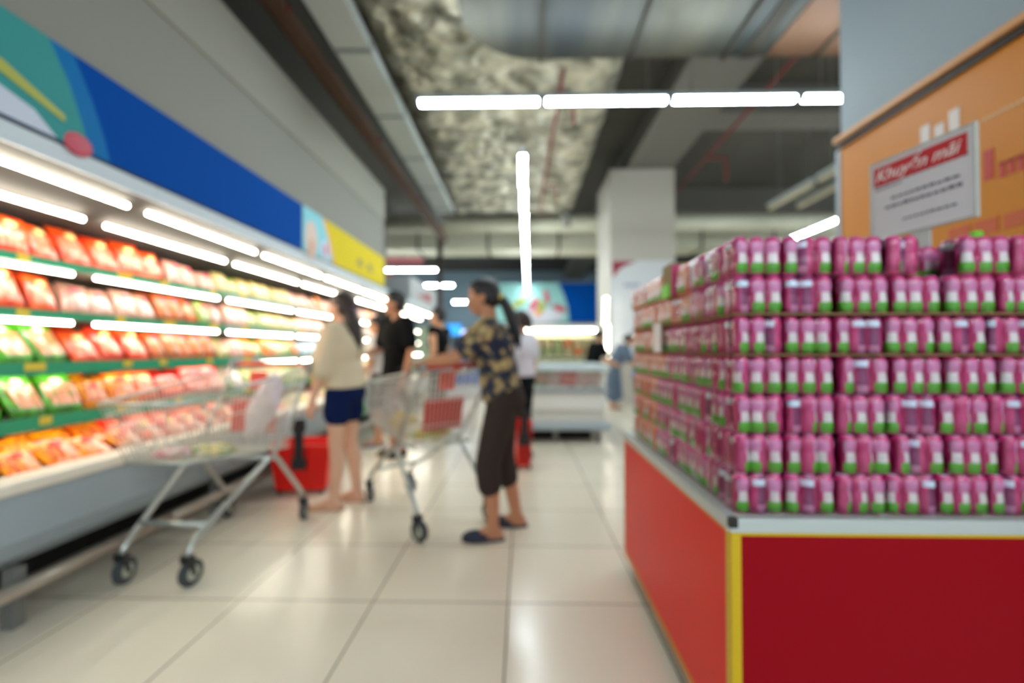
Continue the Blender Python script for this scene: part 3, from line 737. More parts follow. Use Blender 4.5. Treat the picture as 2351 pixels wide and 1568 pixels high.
mb().box(SX + 0.02, SY0 + 0.02, 0.675, 1.83, SY1 - 0.02, 0.688).obj('tray', M_white, t)
mb().box(SX + 0.06, SY0 + 0.06, 0.0, 1.79, SY1 - 0.06, 0.075).obj('plinth', M_dark, t)

# ---- drink packs
def bottle_mesh(name, base, dark, label, lilac):
    mats = [mat(name + '_base', base, 0.35, coat=0.5), mat(name + '_dark', dark, 0.35, coat=0.5), mat(name + '_green', (98, 190, 44), 0.4, coat=0.3),
            mat(name + '_white', (238, 232, 232), 0.4, coat=0.3), mat(name + '_lilac', lilac, 0.35, coat=0.5), mat(name + '_lid_and_glint', (224, 240, 255), 0.2, coat=0.5)]
    prof = [(0.0165, 0.0), (0.0200, 0.003), (0.0208, 0.012), (0.0208, 0.022), (0.0206, 0.03), (0.0200, 0.042), (0.0190, 0.050), (0.0188, 0.056), (0.0200, 0.064), (0.0208, 0.070), (0.0206, 0.078), (0.0198, 0.086), (0.0180, 0.093), (0.0150, 0.0975), (0.0135, 0.099)]
    def mf(i, j, n):
        if j < 0: return 5 if i > 5 else 0
        z = prof[i][1]; a = ((j + 0.5) / n * 360 + 180) % 360 - 180
        if i >= 13: return 4
        if abs(a) < 56:
            if 0.003 <= z < 0.024: return 2
            if 0.024 <= z < 0.056: return 3 if abs(a) < 38 - (z > .04) * 8 else 0
            if 0.056 <= z < 0.086: return 4
            return 0
        if abs(a) > 140:
            if 0.003 <= z < 0.016: return 4
            if 0.066 <= z < 0.086 and abs(a) > 148: return 5  # blue-white highlight spot painted on the bottle back
            return 1
        if 100 < a < 140 and 0.07 <= z < 0.086: return 5
        return 0
    return MB().lathe(prof, 20, matf=mf).mesh('drink_bottle', mats, True)
BOT = {'pink': bottle_mesh('pinkdrink', (210, 52, 128), (144, 40, 108), None, (222, 144, 192)),
       'orange': bottle_mesh('orangedrink', (236, 122, 84), (204, 84, 60), None, (244, 180, 150))}
PW, PD, PH = 0.1285, 0.0865, 0.1
def film_mesh():
    b = MB(); n = 28; rows = []
    for z, k in ((0.0, 0.86), (0.006, 1.0), (0.03, 1.0), (0.055, 0.955), (0.075, 1.0), (0.088, 0.96), (0.098, 0.8)):
        for j in range(n):
            a = 2 * math.pi * j / n
            cx, sy = math.cos(a), math.sin(a)
            e = 0.28
            x = math.copysign(abs(cx) ** e, cx) * PW / 2 * (k if abs(cx) > abs(sy) * .5 else 1); y = math.copysign(abs(sy) ** e, sy) * PD / 2 * k
            rows.append((x * 0.995, y * 0.995, z))
    nr = len(rows) // n
    fs = [(i * n + j, i * n + (j + 1) % n, (i + 1) * n + (j + 1) % n, (i + 1) * n + j) for i in range(nr - 1) for j in range(n)]
    b._add(rows, fs)
    return b.mesh('shrink_film', M_film, True)
FILM = film_mesh()
npack = [0]
def drink_pack(x, y, z, rot, kind, label, group, flat=False):
    t = bpy.data.objects.new('drink_pack', None); C.objects.link(t); t.empty_display_size = 0.05
    t.location = (x, y, z); t.rotation_euler = (0, 0, rot + random.uniform(-0.02, 0.02))
    tag(t, label, 'drink pack', group)
    for i in range(3):
        for j in range(2):
            o = bpy.data.objects.new('bottle', BOT[kind]); C.objects.link(o); o.parent = t
            o.location = (-0.0425 + i * 0.0425, -0.0212 + j * 0.0424, 0)
            # artwork turned at random, mostly towards the shopper
            o.rotation_euler = (0, 0, -math.pi / 2 + random.choice((0, 0, 0, 0, 0.45, -0.5, 0.2, -0.25, 1.0, -0.9, math.pi + 0.3, math.pi - 0.35, 2.2)) + (math.pi if j else 0))
    f = bpy.data.objects.new('shrink_film', FILM); C.objects.link(f); f.parent = t
    return t
LV = [0.694 + i * 0.1033 for i in range(4)] + [0.694 + 4 * 0.1033 + 0.001, 0.694 + 5 * 0.1033 + 0.003, 0.694 + 6 * 0.1033 + 0.003]
RN = ['bottom', 'second', 'third', 'fourth', 'fifth', 'sixth', 'top']
xf0 = 0.553
for r in range(7):
    z = LV[r]
    off = random.uniform(0, 0.006)
    if r == 6:
        spots = [(xf0 + 0.064 + i * 0.1305, 0) for i in range(3)] + [(xf0 + 0.436, math.pi / 2), (1.205, 0), (1.337, 0), (1.47, 0)]
    else: spots = [(xf0 + 0.064 + off + i * (PW + 0.002 + (0.006 if r % 2 and i > 1 else 0)), 0) for i in range(7)]
    for i, (x, ro) in enumerate(spots):
        y = SY0 + 0.024 + PD / 2 + random.uniform(0, 0.005) + (0.018 if ro else 0)
        drink_pack(x, y, z, ro, 'pink', 'pink drink pack on the front of the stack, %s row, %s from the corner' % (RN[r], ORD[i]), 'pink drink packs on the front of the stack')
    ys = SY0 + 0.024 + PD + 0.008 + PW / 2
    for i in range(8):
        y = ys + i * (PW + 0.0035) + random.uniform(0, 0.003)
        if r == 6 and i == 3: continue
        if r == 6 and i > 3: y += 0.035
        lim = [4, 4, 4, 5, 5, 4, 4][r] - (1 if r > 2 else 0)
        kd = 'pink' if i < lim - (1 if r > 4 else 0) + (1 if r < 3 else 0) else 'orange'
        drink_pack(xf0 + PD / 2 + random.uniform(0, 0.004), y, z, -math.pi / 2, kd, '%s drink pack, aisle side of the stack, %s row, %s from the corner' % (kd, RN[r], ORD[i]), '%s drink packs on the aisle side of the stack' % kd)
for i in range(5):
    for r_ in (5, 6):
        drink_pack(0.72 + i * 0.15, 1.405, LV[r_], 0.05, 'pink', 'pink drink pack hidden behind the front %s row, %s from the corner' % (RN[r_], ORD[i]), 'pink drink packs behind the front rows')
card = mat('cardboard', (150, 124, 84), 0.85)
for i, z in enumerate((LV[4] - 0.0042, LV[5] - 0.0032)):
    tag(MB().box(xf0 - 0.002, SY0 + 0.02, z, 1.56, SY1 - 0.03, z + 0.003).obj('cardboard_sheet', card), 'thin cardboard sheet between the %s rows of drink packs' % (['fourth and fifth', 'fifth and sixth'][i]), 'cardboard sheet', 'cardboard sheets in the stack')
tag(MB().box(0.66, 1.35, 0.69, 1.5, SY1 - 0.12, LV[4] - 0.006).obj('cardboard_box', card, bevel=0.004), 'large brown cardboard box hidden in the middle of the drink stack', 'box')
t = thing('cardboard_carton', 'upright brown carton with bright green patch in the gap of the top row', 'carton', (0.533, 1.80, LV[6]))
MB().box(0.02, -0.055, 0, 0.09, 0.06, 0.125).obj('carton_body', mat('olive_carton', (140, 124, 84), 0.8), t)
MB().box(0.014, -0.03, 0.0, 0.02, 0.058, 0.05).obj('green_patch', mat('vivid_green', (110, 210, 30), 0.5), t)
tag(MB().box(0.548, 1.724, LV[6], 0.63, 1.730, LV[6] + 0.112).obj('magenta_card', mat('magenta_card', (190, 10, 110), 0.5)), 'magenta card upright at the gap in the top row of the side', 'card')
tag(MB().box(0.535, 1.83, LV[4] + 0.0, 0.5375, 1.93, LV[4] + 0.115).obj('price_card', mat('white_card', (226, 222, 224), 0.5)), 'white price card hanging on the aisle side of the drink stack', 'price card')
tag(MB().box(1.262, 1.33, LV[6] + 0.104, 1.287, 1.35, LV[6] + 0.135).obj('green_clip', mat('vivid_green', (70, 190, 30), 0.5), bevel=0.004), 'small green clip on top of the front row of packs', 'clip')

# ---- poster on a post above the packs
t = thing('price_sign', 'white price sign with red header standing on a clear post in the stack', 'sign', (1.25, 1.50, 1.50), math.atan2(1.35 - 1.63, 0.05))
W2, H2 = 0.158, 0.258
MB().box(-W2, 0, 0, W2, 0.004, H2).obj('sign_sheet', mat('sign_white', (204, 208, 216), 0.3), t)
MB().box(-W2 + 0.008, -0.002, H2 - 0.078, W2 - 0.018, 0, H2 - 0.014).obj('red_header', mat('sign_header_red', (186, 0, 26), 0.4), t)
tm = text_mesh('Khuyến mãi', 0.054, 0.35); tm.materials.append(mat('sign_letter', (240, 236, 238), 0.4))
o = bpy.data.objects.new('header_lettering', tm); C.objects.link(o); o.parent = t; o.location = (-0.012, -0.0035, H2 - 0.048); o.rotation_euler = (math.pi / 2, 0, 0)
ink = mat('grey_ink', (84, 90, 110), 0.5)
b = MB(); rr = random.Random(3)
for (z, x0, x1, h) in [(0.178, -0.15, 0.145, 0.009), (0.166, -0.145, -0.05, 0.006), (0.122, -0.09, 0.11, 0.009), (0.094, -0.11, 0.12, 0.011), (0.042, -0.05, 0.10, 0.008)]:
    x = x0
    while x < x1:
        wd = rr.uniform(0.008, 0.02); b.box(x, -0.0015, z, x + wd, 0, z + h * rr.uniform(0.7, 1)); x += wd + 0.005
b.obj('small_print', ink, t)
b = MB(); fr = 0.006
for q in ((-W2 - fr, -0.005, -fr, -W2, 0.008, H2 + fr), (W2, -0.005, -fr, W2 + fr, 0.008, H2 + fr), (-W2, -0.005, -fr, W2, 0.008, 0), (-W2, -0.005, H2, W2, 0.008, H2 + fr)): b.box(*q)
b.obj('clear_frame', mat('clear_plastic', (200, 214, 214), 0.15, alpha=0.6), t)
MB().box(-0.03, 0.004, -0.19, 0.03, 0.01, 0.0).obj('post', mat('pale_post', (190, 200, 204), 0.4), t)

# ---- orange promotional board on the pillar
XB = 1.925
t = thing('promotion_board', 'orange promotional board covering the lower face of the white pillar', 'board')
zt3 = 2.36
MB().box(XB, 0.7, 0.2, 1.95, 2.86, zt3 - 0.03).obj('orange_sheet', mat('board_orange', (204, 132, 38), 0.4, spec=0.25), t)
MB().box(XB - 0.045, 0.7, zt3 + 0.0, 1.95, 2.86, zt3 + 0.03).obj('top_ledge', mat('ledge_orange', (206, 156, 104), 0.5), t)
MB().box(XB - 0.02, 0.7, zt3 - 0.03, 1.95, 2.86, zt3).obj('black_gap', M_black, t)
MB().box(XB - 0.004, 2.86, 0.2, 1.949, 2.90, zt3 - 0.03).obj('edge_strip', mat('blue_grey_edge', (150, 168, 184), 0.4), t)
rl = mat('board_red', (186, 40, 24), 0.45); wl = mat('board_cream', (226, 190, 140), 0.45); wh = mat('board_white', (216, 214, 214), 0.45)
def onboard(polys, name, m):
    b = MB()
    for p in polys: ypoly_ = [(q[0], q[1]) for q in p]; b.prism(ypoly_, XB - 0.003, XB, 'x')
    return b.obj(name, m, t)
# letter-like strokes: heavy "I", a short red word, a thin cream line, white smudges
def rect(y0, y1, z0, z1): return [(y0, z0), (y1, z0), (y1, z1), (y0, z1)]
onboard([rect(1.945, 1.985, 1.82, 1.945)], 'red_letter', rl)
onboard([rect(1.90 - i * 0.035, 1.922 - i * 0.035, 1.81, 1.87) for i in range(5)] + [rect(1.76, 1.922, 1.862, 1.872)], 'red_lettering', rl)
onboard([rect(1.97 - i * 0.022, 1.985 - i * 0.022, 2.07, 2.082) for i in range(12)], 'thin_lettering', wl)
onboard([rect(2.24 - i * 0.075, 2.29 - i * 0.075, 2.09, 2.19 - (i % 2) * 0.03) for i in range(3)], 'white_lettering', wh)
onboard([rect(2.05 - i * 0.12, 2.15 - i * 0.12, 1.60, 1.66) for i in range(4)] + [rect(1.7, 2.2, 1.52, 1.56)], 'red_swoosh', mat('board_rust', (196, 84, 24), 0.45))
onboard([rect(2.55, 2.58, 1.68, 1.72)], 'red_dot', rl)

# ================================================================== SHOPPING TROLLEYS
M_wire = mat('zinc_wire', (214, 214, 204), 0.4, 0.3)
M_tube = mat('zinc_tube', (190, 196, 192), 0.3, 0.7)
M_tread = mat('grey_tread', (58, 64, 68), 0.6)
def make_trolley(label, loc, rotz):
    t = thing('shopping_trolley', label, 'shopping trolley', loc, rotz)
    # local +y is the narrow front
    RW, FW = 0.26, 0.165
    for s in (-1, 1):
        MB().tube([(s * RW, -0.44, 0.14), (s * RW, -0.42, 0.19), (s * 0.245, -0.17, 0.46), (s * 0.24, -0.13, 0.49), (s * 0.235, -0.06, 0.475), (s * FW, 0.38, 0.22), (s * FW, 0.43, 0.17), (s * FW, 0.44, 0.13)], 0.0145, 10).obj('side_frame', M_tube, t, True)
        MB().tube([(s * 0.24, -0.13, 0.49), (s * 0.262, -0.40, 0.86), (s * 0.268, -0.50, 1.0)], 0.012, 8).obj('handle_post', M_tube, t, True)
    MB().tube([(-0.175, 0.33, 0.255), (0.175, 0.33, 0.255)], 0.013, 8).obj('cross_bar', M_tube, t, True)
    MB().tube([(-0.24, -0.1, 0.487), (0.24, -0.1, 0.487)], 0.012, 8).obj('cross_bar', M_tube, t, True)
    # basket corners
    bot = {(-1, -1): (-0.215, -0.33, 0.50), (1, -1): (0.215, -0.33, 0.50), (-1, 1): (-0.15, 0.44, 0.58), (1, 1): (0.15, 0.44, 0.58)}
    top = {(-1, -1): (-0.27, -0.44, 0.99), (1, -1): (0.27, -0.44, 0.99), (-1, 1): (-0.185, 0.55, 0.87), (1, 1): (0.185, 0.55, 0.87)}
    B = {k: Vector(v) for k, v in bot.items()}; Tt = {k: Vector(v) for k, v in top.items()}
    def panel(c0, c1, nv, hs, name):
        b = MB()
        for i in range(nv + 1):
            f = i / nv
            b.tube([B[c0].lerp(B[c1], f), Tt[c0].lerp(Tt[c1], f)], 0.0026, 4)
        for h in hs:
            b.tube([B[c0].lerp(Tt[c0], h), B[c1].lerp(Tt[c1], h)], 0.004, 4)
        return b.obj(name, M_wire, t)
    panel((-1, -1), (-1, 1), 34, (0.3, 0.62, 0.8), 'basket_side')
    panel((1, -1), (1, 1), 34, (0.3, 0.62, 0.8), 'basket_side')
    panel((-1, 1), (1, 1), 13, (0.3, 0.62), 'basket_front')
    panel((-1, -1), (1, -1), 17, (0.3, 0.62), 'basket_gate')
    b = MB()
    for i in range(15):
        f = i / 14; b.tube([B[(-1, -1)].lerp(B[(1, -1)], f), B[(-1, 1)].lerp(B[(1, 1)], f)], 0.0026, 4)
    for i in range(9):
        f = i / 8; b.tube([B[(-1, -1)].lerp(B[(-1, 1)], f), B[(1, -1)].lerp(B[(1, 1)], f)], 0.003, 4)
    b.obj('basket_floor', M_wire, t)
    for D, rr_, nm in ((Tt, 0.0085, 'top_rim'), (B, 0.006, 'lower_rim')):
        MB().tube([D[(-1, -1)], D[(-1, 1)], D[(1, 1)], D[(1, -1)]], rr_, 8, closed=True).obj(nm, M_tube, t, True)
    MB().tube([(-0.285, -0.52, 1.02), (0.285, -0.52, 1.02)], 0.017, 12).obj('handle', mat('red_handle', (206, 40, 26), 0.4), t, True)
    for s in (-1, 1): MB().box(s * 0.27 - 0.018, -0.54, 0.985, s * 0.27 + 0.018, -0.47, 1.04).obj('handle_bracket', mat('grey_bracket', (150, 150, 148), 0.5), t, bevel=0.008)
    b = MB(); b.T = Matrix.Translation((0, -0.30, 0.60)) @ Matrix.Rotation(R(8), 4, 'X')
    b.box(-0.15, 0, 0, 0.15, 0.012, 0.21); b.obj('seat_panel', mat('red_seat_panel', (206, 46, 34), 0.4), t, bevel=0.006)
    b = MB(); b.T = Matrix.Translation((0, -0.36, 0.86))
    b.box(-0.06, 0, 0, 0.06, 0.01, 0.12); b.obj('coin_panel', mat('salmon_panel', (230, 90, 76), 0.4), t, bevel=0.006)
    for (x, y, a) in ((-RW, -0.44, 0.2), (RW, -0.44, 0.15), (-FW, 0.44, -0.1), (FW, 0.44, 0.1)):
        c = MB(); c.T = Matrix.Rotation(a, 4, 'Z')
        c.box(-0.024, -0.02, 0.120, 0.024, 0.02, 0.150)
        for s in (-1, 1): c.prism([(-0.018, 0.13), (0.018, 0.13), (-0.012, 0.05), (-0.03, 0.05)], s * 0.021 - 0.002, s * 0.021 + 0.002, 'x')
        k = c.obj('caster_fork', M_black, t, loc=(x, y, 0))
        wv = MB(); wv.T = Matrix.Rotation(a, 4, 'Z')
        for (r0, xx, mk) in ((0.0625, 0.015, 0), (0.035, 0.018, 1)):
            wv.k = mk
            pr = [(-0.02 + r0 * math.cos(2 * math.pi * q / 24), 0.0625 + r0 * math.sin(2 * math.pi * q / 24)) for q in range(24)]
            wv.prism(pr, -xx, xx, 'x')
        wv.obj('wheel', [M_tread, mat('wheel_hub', (176, 178, 160), 0.5)], k, bevel=0.004)
    return t
def toward(ax, ay, bx, by): return math.atan2(by - ay, bx - ax) - math.pi / 2   # local +y points a -> b
c1 = make_trolley('wire trolley nearest the viewer, parked against the chillers', (-1.72, 2.63, 0), toward(-1.72, 3.13, -1.765, 2.19))
c2 = make_trolley('wire trolley pushed by the woman in the floral blouse', (-0.72, 3.245, 0), toward(-0.418, 2.91, -1.02, 3.575))

def lump(name, mats, label, cat, loc, rot, size, seed, disp=0.25, nu=22, nv=14, group=None):
    vs = []; b = MB(); b.ell((0, 0, 0), (0.5, 0.5, 0.5), nu, nv)
    b.v = [tuple(Vector((p[0] * size[0], p[1] * size[1], p[2] * size[2])) * (1 + disp * noise.noise(Vector(p) * 5 + Vector((seed, 0, 0))))) for p in b.v]
    if isinstance(mats, list):
        b.m = [int(abs(noise.noise(Vector(b.v[f[0]]) * 14 + Vector((seed, 3, 0)))) * 9) % len(mats) for f in b.f]
    o = b.obj(name, mats, None, True); o.location = loc; o.rotation_euler = rot
    return tag(o, label, cat, group)
bagm = mat('milky_plastic', (240, 226, 234), 0.3, alpha=0.88)
lump('plastic_bag', bagm, 'crumpled milky pink plastic bag leaning in the near trolley', 'bag', (-1.57, 2.80, 0.765), (0.25, 0.5, 0.1), (0.15, 0.12, 0.42), 3, 0.35)
lump('food_bag', [mat('bag_yellow', (226, 196, 80), 0.4), mat('bag_green', (70, 140, 80), 0.4), mat('bag_cream', (222, 220, 190), 0.4)], 'yellow and green packet lying on the floor of the near trolley', 'food bag', (-1.67, 2.50, 0.575), (0, 0.05, 0.3), (0.24, 0.2, 0.07), 8)
lump('food_bag', [mat('bag_pinkwhite', (238, 206, 210), 0.4), mat('bag_rose', (226, 110, 130), 0.4), MATS['bag_cream']], 'pink and white packet at the front of the near trolley', 'food bag', (-1.77, 2.33, 0.60), (0, 0.0, 0.1), (0.17, 0.15, 0.06), 5)
lump('food_bag', [MATS['bag_yellow'], mat('bag_gold', (216, 168, 70), 0.4)], 'yellow bag at the front of the pushed trolley', 'food bag', (-0.88, 3.42, 0.605), (0, 0, 0.4), (0.22, 0.16, 0.10), 2)
lump('food_bag', [mat('bag_lime', (176, 180, 60), 0.4), MATS['bag_gold']], 'flat olive yellow bag under the red panel of the pushed trolley', 'food bag', (-0.62, 3.10, 0.565), (0, 0, 0.7), (0.30, 0.2, 0.07), 9)
lump('food_bag', [mat('bag_dark', (74, 52, 56), 0.5), mat('bag_plum', (96, 66, 74), 0.5)], 'dark plum bag behind the red panel of the pushed trolley', 'food bag', (-0.55, 3.12, 0.635), (0, 0, 0.7), (0.2, 0.14, 0.07), 4)
lump('food_bag', [mat('bag_grey', (206, 208, 214), 0.4), mat('bag_brown', (150, 110, 80), 0.5)], 'grey and brown bag in the narrow end of the pushed trolley', 'food bag', (-0.97, 3.50, 0.67), (0.2, 0.2, 0.7), (0.16, 0.12, 0.12), 6)
lump('green_bag', [mat('bag_vivid', (70, 190, 50), 0.35), mat('bag_leaf', (130, 206, 90), 0.35)], 'bright green bag hanging over the front rim of the pushed trolley', 'bag', (-1.245, 3.50, 0.74), (0.1, -0.35, 0.2), (0.09, 0.08, 0.26), 7, 0.2)

# ---- rolling red baskets
def make_basket(label, loc, rotz, s=1.0, w=0.42, d=0.30, h=0.40, hh=0.30):
    t = thing('rolling_basket', label, 'shopping basket', loc, rotz)
    rm = mat('red_basket_plastic', (232, 26, 18), 0.35, spec=0.3)
    b = MB(); k = 0.82; th = 0.008
    o_ = [(-w / 2, -d / 2), (w / 2, -d / 2), (w / 2, d / 2), (-w / 2, d / 2)]
    def ring(sc_, z, ins=0): return [((x - math.copysign(ins, x)) * sc_, (y - math.copysign(ins, y)) * sc_, z) for x, y in o_]
    rings = [ring(k * 0.96, 0.035), ring(k, 0.05), ring(1, h), ring(1.05, h), ring(1.05, h + 0.02), ring(1, h + 0.02, 0.01), ring(k, 0.06, 0.01)]
    vs = [p for r_ in rings for p in r_]
    fs = [(3, 2, 1, 0), tuple(range(24, 28))]
    for i in range(6):
        for j in range(4): fs.append((i * 4 + j, i * 4 + (j + 1) % 4, (i + 1) * 4 + (j + 1) % 4, (i + 1) * 4 + j))
    b._add(vs, fs); b.obj('basket_body', rm, t, bevel=0.018)
    b = MB()
    for i in range(7):
        x = -w * 0.4 + i * w * 0.8 / 6
        b.tube([(x * k, -d / 2 * k - 0.004, 0.07), (x, -d / 2 - 0.004, h - 0.02)], 0.005, 4)
    b.obj('side_ribs', mat('deep_red_plastic', (160, 16, 14), 0.4), t)
    bk = M_black
    b = MB(); b.box(-0.055, -d / 2 - 0.03, h * 0.55, 0.055, -d / 2 - 0.006, h * 0.78); b.obj('handle_socket', bk, t, bevel=0.008)
    b = MB(); b.box(-0.035, -d / 2 - 0.028, h * 0.78, 0.035, -d / 2 - 0.01, h + hh * 0.6); b.box(-0.05, -d / 2 - 0.03, h + hh * 0.55, 0.05, -d / 2 - 0.006, h + hh)
    b.obj('pull_handle', bk, t, bevel=0.006)
    for sx in (-1, 1):
        for sy in (-1, 1):
            x, y = sx * w * 0.36, sy * d * 0.34
            q = MB(); q.prism([(y + 0.02 * math.cos(a * math.pi / 6), 0.02 + 0.02 * math.sin(a * math.pi / 6)) for a in range(12)], x - 0.01, x + 0.01, 'x'); q.obj('wheel', bk, t)
    return t
make_basket('red rolling basket with black pull handle on the floor behind the near trolley', (-1.73, 3.72, 0), 0.15, w=0.45, d=0.34, h=0.37, hh=0.22)
make_basket('slim red rolling basket beside the woman in the white top', (0.0, 4.50, 0), 0.1, w=0.15, d=0.30, h=0.42, hh=0.14)

# ================================================================== PEOPLE
def remesh(mb_, vox, smooth_it, name, mats, parent, keep=True):
    me = mb_.mesh('tmp', mats, True)
    o = bpy.data.objects.new('tmp', me); C.objects.link(o)
    r = o.modifiers.new('r', 'REMESH'); r.mode = 'VOXEL'; r.voxel_size = vox; r.use_smooth_shade = True
    if smooth_it:
        s = o.modifiers.new('s', 'SMOOTH'); s.factor = 0.5; s.iterations = smooth_it
    dg = bpy.context.evaluated_depsgraph_get(); dg.update()
    nm = bpy.data.meshes.new_from_object(o.evaluated_get(dg))
    bpy.data.objects.remove(o); bpy.data.meshes.remove(me)
    nm.name = name
    nm.materials.clear(); nm.materials.append(mats if not isinstance(mats, list) else mats[0])
    for p in nm.polygons: p.use_smooth = True; p.material_index = 0
    o2 = bpy.data.objects.new(name, nm); C.objects.link(o2)
    if parent: o2.parent = parent
    return o2

def V(*a): return Vector(a)
def hand(b, wrist, fwd, palm_n, s=1.0, curl=0.35, side=1):
    """palm plus five separate fingers; fwd = along hand, palm_n = out of the palm, thumb on `side`."""
    fwd = fwd.normalized(); pn = (palm_n - fwd * palm_n.dot(fwd)).normalized(); lat = fwd.cross(pn) * side
    for u in (-0.024, -0.008, 0.008, 0.024):
        b.cap(wrist + lat * u * 0.7 * s, wrist + fwd * 0.078 * s + lat * u * s, 0.013 * s, 0.0115 * s, 8)
    Ls = [0.060, 0.072, 0.078, 0.070]
    for i, u in enumerate((-0.030, -0.011, 0.009, 0.029)):
        L = [0.056, 0.070, 0.076, 0.068][i] * s
        p = wrist + fwd * 0.082 * s + lat * u * s; d = fwd.copy(); a = curl * (0.8 + 0.15 * i)
        for k, fr in enumerate((0.45, 0.32, 0.23)):
            d = (d * math.cos(a) + pn * math.sin(a)).normalized() if k else (d * math.cos(a * 0.6) + pn * math.sin(a * 0.6)).normalized()
            q = p + d * L * fr
            b.cap(p, q, (0.0088 - k * 0.0006) * s, (0.0083 - k * 0.0006) * s, 8); p = q
            pn2 = (pn - d * pn.dot(d)); pn = pn2.normalized() if pn2.length > 1e-3 else pn
        pn = (palm_n - fwd * palm_n.dot(fwd)).normalized()
    p = wrist + fwd * 0.022 * s + lat * 0.026 * s
    q = p + (fwd * 0.62 + lat * 0.62 + pn * 0.3).normalized() * 0.042 * s
    r = q + (fwd * 0.9 + lat * 0.2 + pn * 0.35).normalized() * 0.032 * s
    b.cap(p, q, 0.0125 * s, 0.0105 * s, 8); b.cap(q, r, 0.0103 * s, 0.0085 * s, 8)

def person(label, loc, heading, H, skin, P, hair, top, bottom, shoes, vox=0.007, group=None):
    """Local frame: +x forward, +y left, +z up, feet at z=0. P: joints."""
    t = thing('person', label, 'person', loc, heading, group)
    h = H
    g = lambda k, d: Vector(P.get(k, d))
    f = P.get('female', True)
    hipw = 0.085 if f else 0.09; shw = (0.105 if f else 0.125) * h
    pel = g('pelvis', (0, 0, 0.535 * h)); che = g('chest', (0.0, 0, 0.735 * h)); neck = g('neck', (-0.01, 0, 0.835 * h)); head = g('head', (0.02, 0, 0.925 * h))
    sk = mat('skin_%s' % skin[0], skin[1], 0.55)
    b = MB()
    J = {}
    for s, n in ((1, 'L'), (-1, 'R')):
        J['sh' + n] = g('sh' + n, (-0.01 + che.x, s * shw, 0.805 * h))
        J['el' + n] = g('el' + n, (-0.02 + che.x, s * (shw + 0.03), 0.63 * h))
        J['wr' + n] = g('wr' + n, (0.05 + che.x, s * (shw + 0.035), 0.485 * h))
        J['hip' + n] = pel + V(0, s * hipw, -0.01)
        J['kn' + n] = g('kn' + n, (0.015, s * 0.085, 0.285 * h))
        J['an' + n] = g('an' + n, (-0.02, s * 0.08, 0.05 * h))
        J['ft' + n] = Vector(P.get('ft' + n, (1, s * 0.12, 0))).normalized()
        # leg
        b.cap(J['hip' + n], J['kn' + n], 0.082 if f else 0.08, 0.052, 14)
        calf = J['kn' + n].lerp(J['an' + n], 0.3) + V(-0.015, 0, 0)
        b.cap(J['kn' + n], calf, 0.049, 0.053, 12); b.cap(calf, J['an' + n], 0.051, 0.034, 12)
        an, fd = J['an' + n], J['ft' + n]
        gz = an.z - 0.05 * h + 0.022
        b.cap(Vector((an.x, an.y, gz + 0.012)) - fd * 0.035, an, 0.03, 0.034)
        b.cap(an + V(0, 0, -0.01), Vector((an.x, an.y, gz)) + fd * 0.12, 0.034, 0.02)
        b.cap(Vector((an.x, an.y, gz)) - fd * 0.03, Vector((an.x, an.y, gz)) + fd * 0.14, 0.026, 0.022)
        lat = Vector((-fd.y, fd.x, 0))
        for q in range(5):
            p0 = Vector((an.x, an.y, gz - 0.006)) + fd * 0.135 + lat * (0.026 - q * 0.013) * s * -1
            b.cap(p0, p0 + fd * (0.038 - q * 0.004), 0.010 if q else 0.012, 0.009, 8)
        # arm
        b.cap(J['sh' + n], J['el' + n], 0.046 if f else 0.052, 0.036, 12)
        fm = J['el' + n].lerp(J['wr' + n], 0.3)
        b.cap(J['el' + n], fm, 0.036, 0.038, 12); b.cap(fm, J['wr' + n], 0.037, 0.024, 12)
        hd = g('hd' + n, tuple((J['wr' + n] - J['el' + n]).normalized() + V(0.1, 0, -0.1)))
        pn = g('pn' + n, (0.2, -s, 0))
        hand(b, J['wr' + n], hd, pn, h / 1.62, P.get('curl' + n, 0.35), side=s * P.get('ts' + n, 1))
        b.cap(neck + V(0, s * 0.02, -0.03), J['sh' + n], 0.045, 0.047, 12)
    # torso
    T_ = lambda p, rx, ry, rz: b.ell(p, (rx, ry, rz), 20, 12)
    T_(pel + V(-0.01, 0, 0), 0.105, 0.155 if f else 0.15, 0.12)
    mid = pel.lerp(che, 0.45); T_(mid, 0.092, 0.125 if f else 0.14, 0.16)
    T_(che + V(0, 0, -0.01), 0.108, shw * 0.95 + 0.01, 0.16)
    if f:
        for s in (-1, 1): b.ell(che + V(0.075, s * 0.06, -0.02), (0.05, 0.055, 0.055), 12, 8)
    b.cap(che + V(0, 0, 0.07), neck, 0.07, 0.05, 14)
    # head
    q = h / 1.62
    yaw = R(P.get('head_yaw', 0)); pit = R(P.get('head_pitch', 0))
    HM = Matrix.Rotation(yaw, 3, 'Z') @ Matrix.Rotation(pit, 3, 'Y')
    hp = lambda x, y, z: head + HM @ V(x, y, z) * q
    b.cap(neck, hp(-0.02, 0, -0.06), 0.05 * (1 if f else 1.12), 0.05, 14)
    b.ell(hp(-0.008, 0, 0.022), (0.094 * q, 0.073 * q, 0.088 * q), 24, 14, HM)
    b.ell(hp(0.028, 0, -0.035), (0.062 * q, 0.056 * q, 0.072 * q), 20, 12, HM)
    b.ell(hp(0.055, 0, -0.088), (0.026 * q, 0.027 * q, 0.022 * q), 12, 8, HM)
    b.cap(hp(0.084, 0, 0.01), hp(0.102, 0, -0.028), 0.008 * q, 0.012 * q, 8)
    b.ell(hp(0.083, 0, -0.058), (0.014 * q, 0.024 * q, 0.012 * q), 10, 6, HM)
    for s in (-1, 1):
        b.ell(hp(-0.005, s * 0.074, -0.012), (0.017 * q, 0.009 * q, 0.03 * q), 10, 8, HM)
        b.ell(hp(0.068, s * 0.034, -0.028), (0.026 * q, 0.024 * q, 0.022 * q), 10, 8, HM)
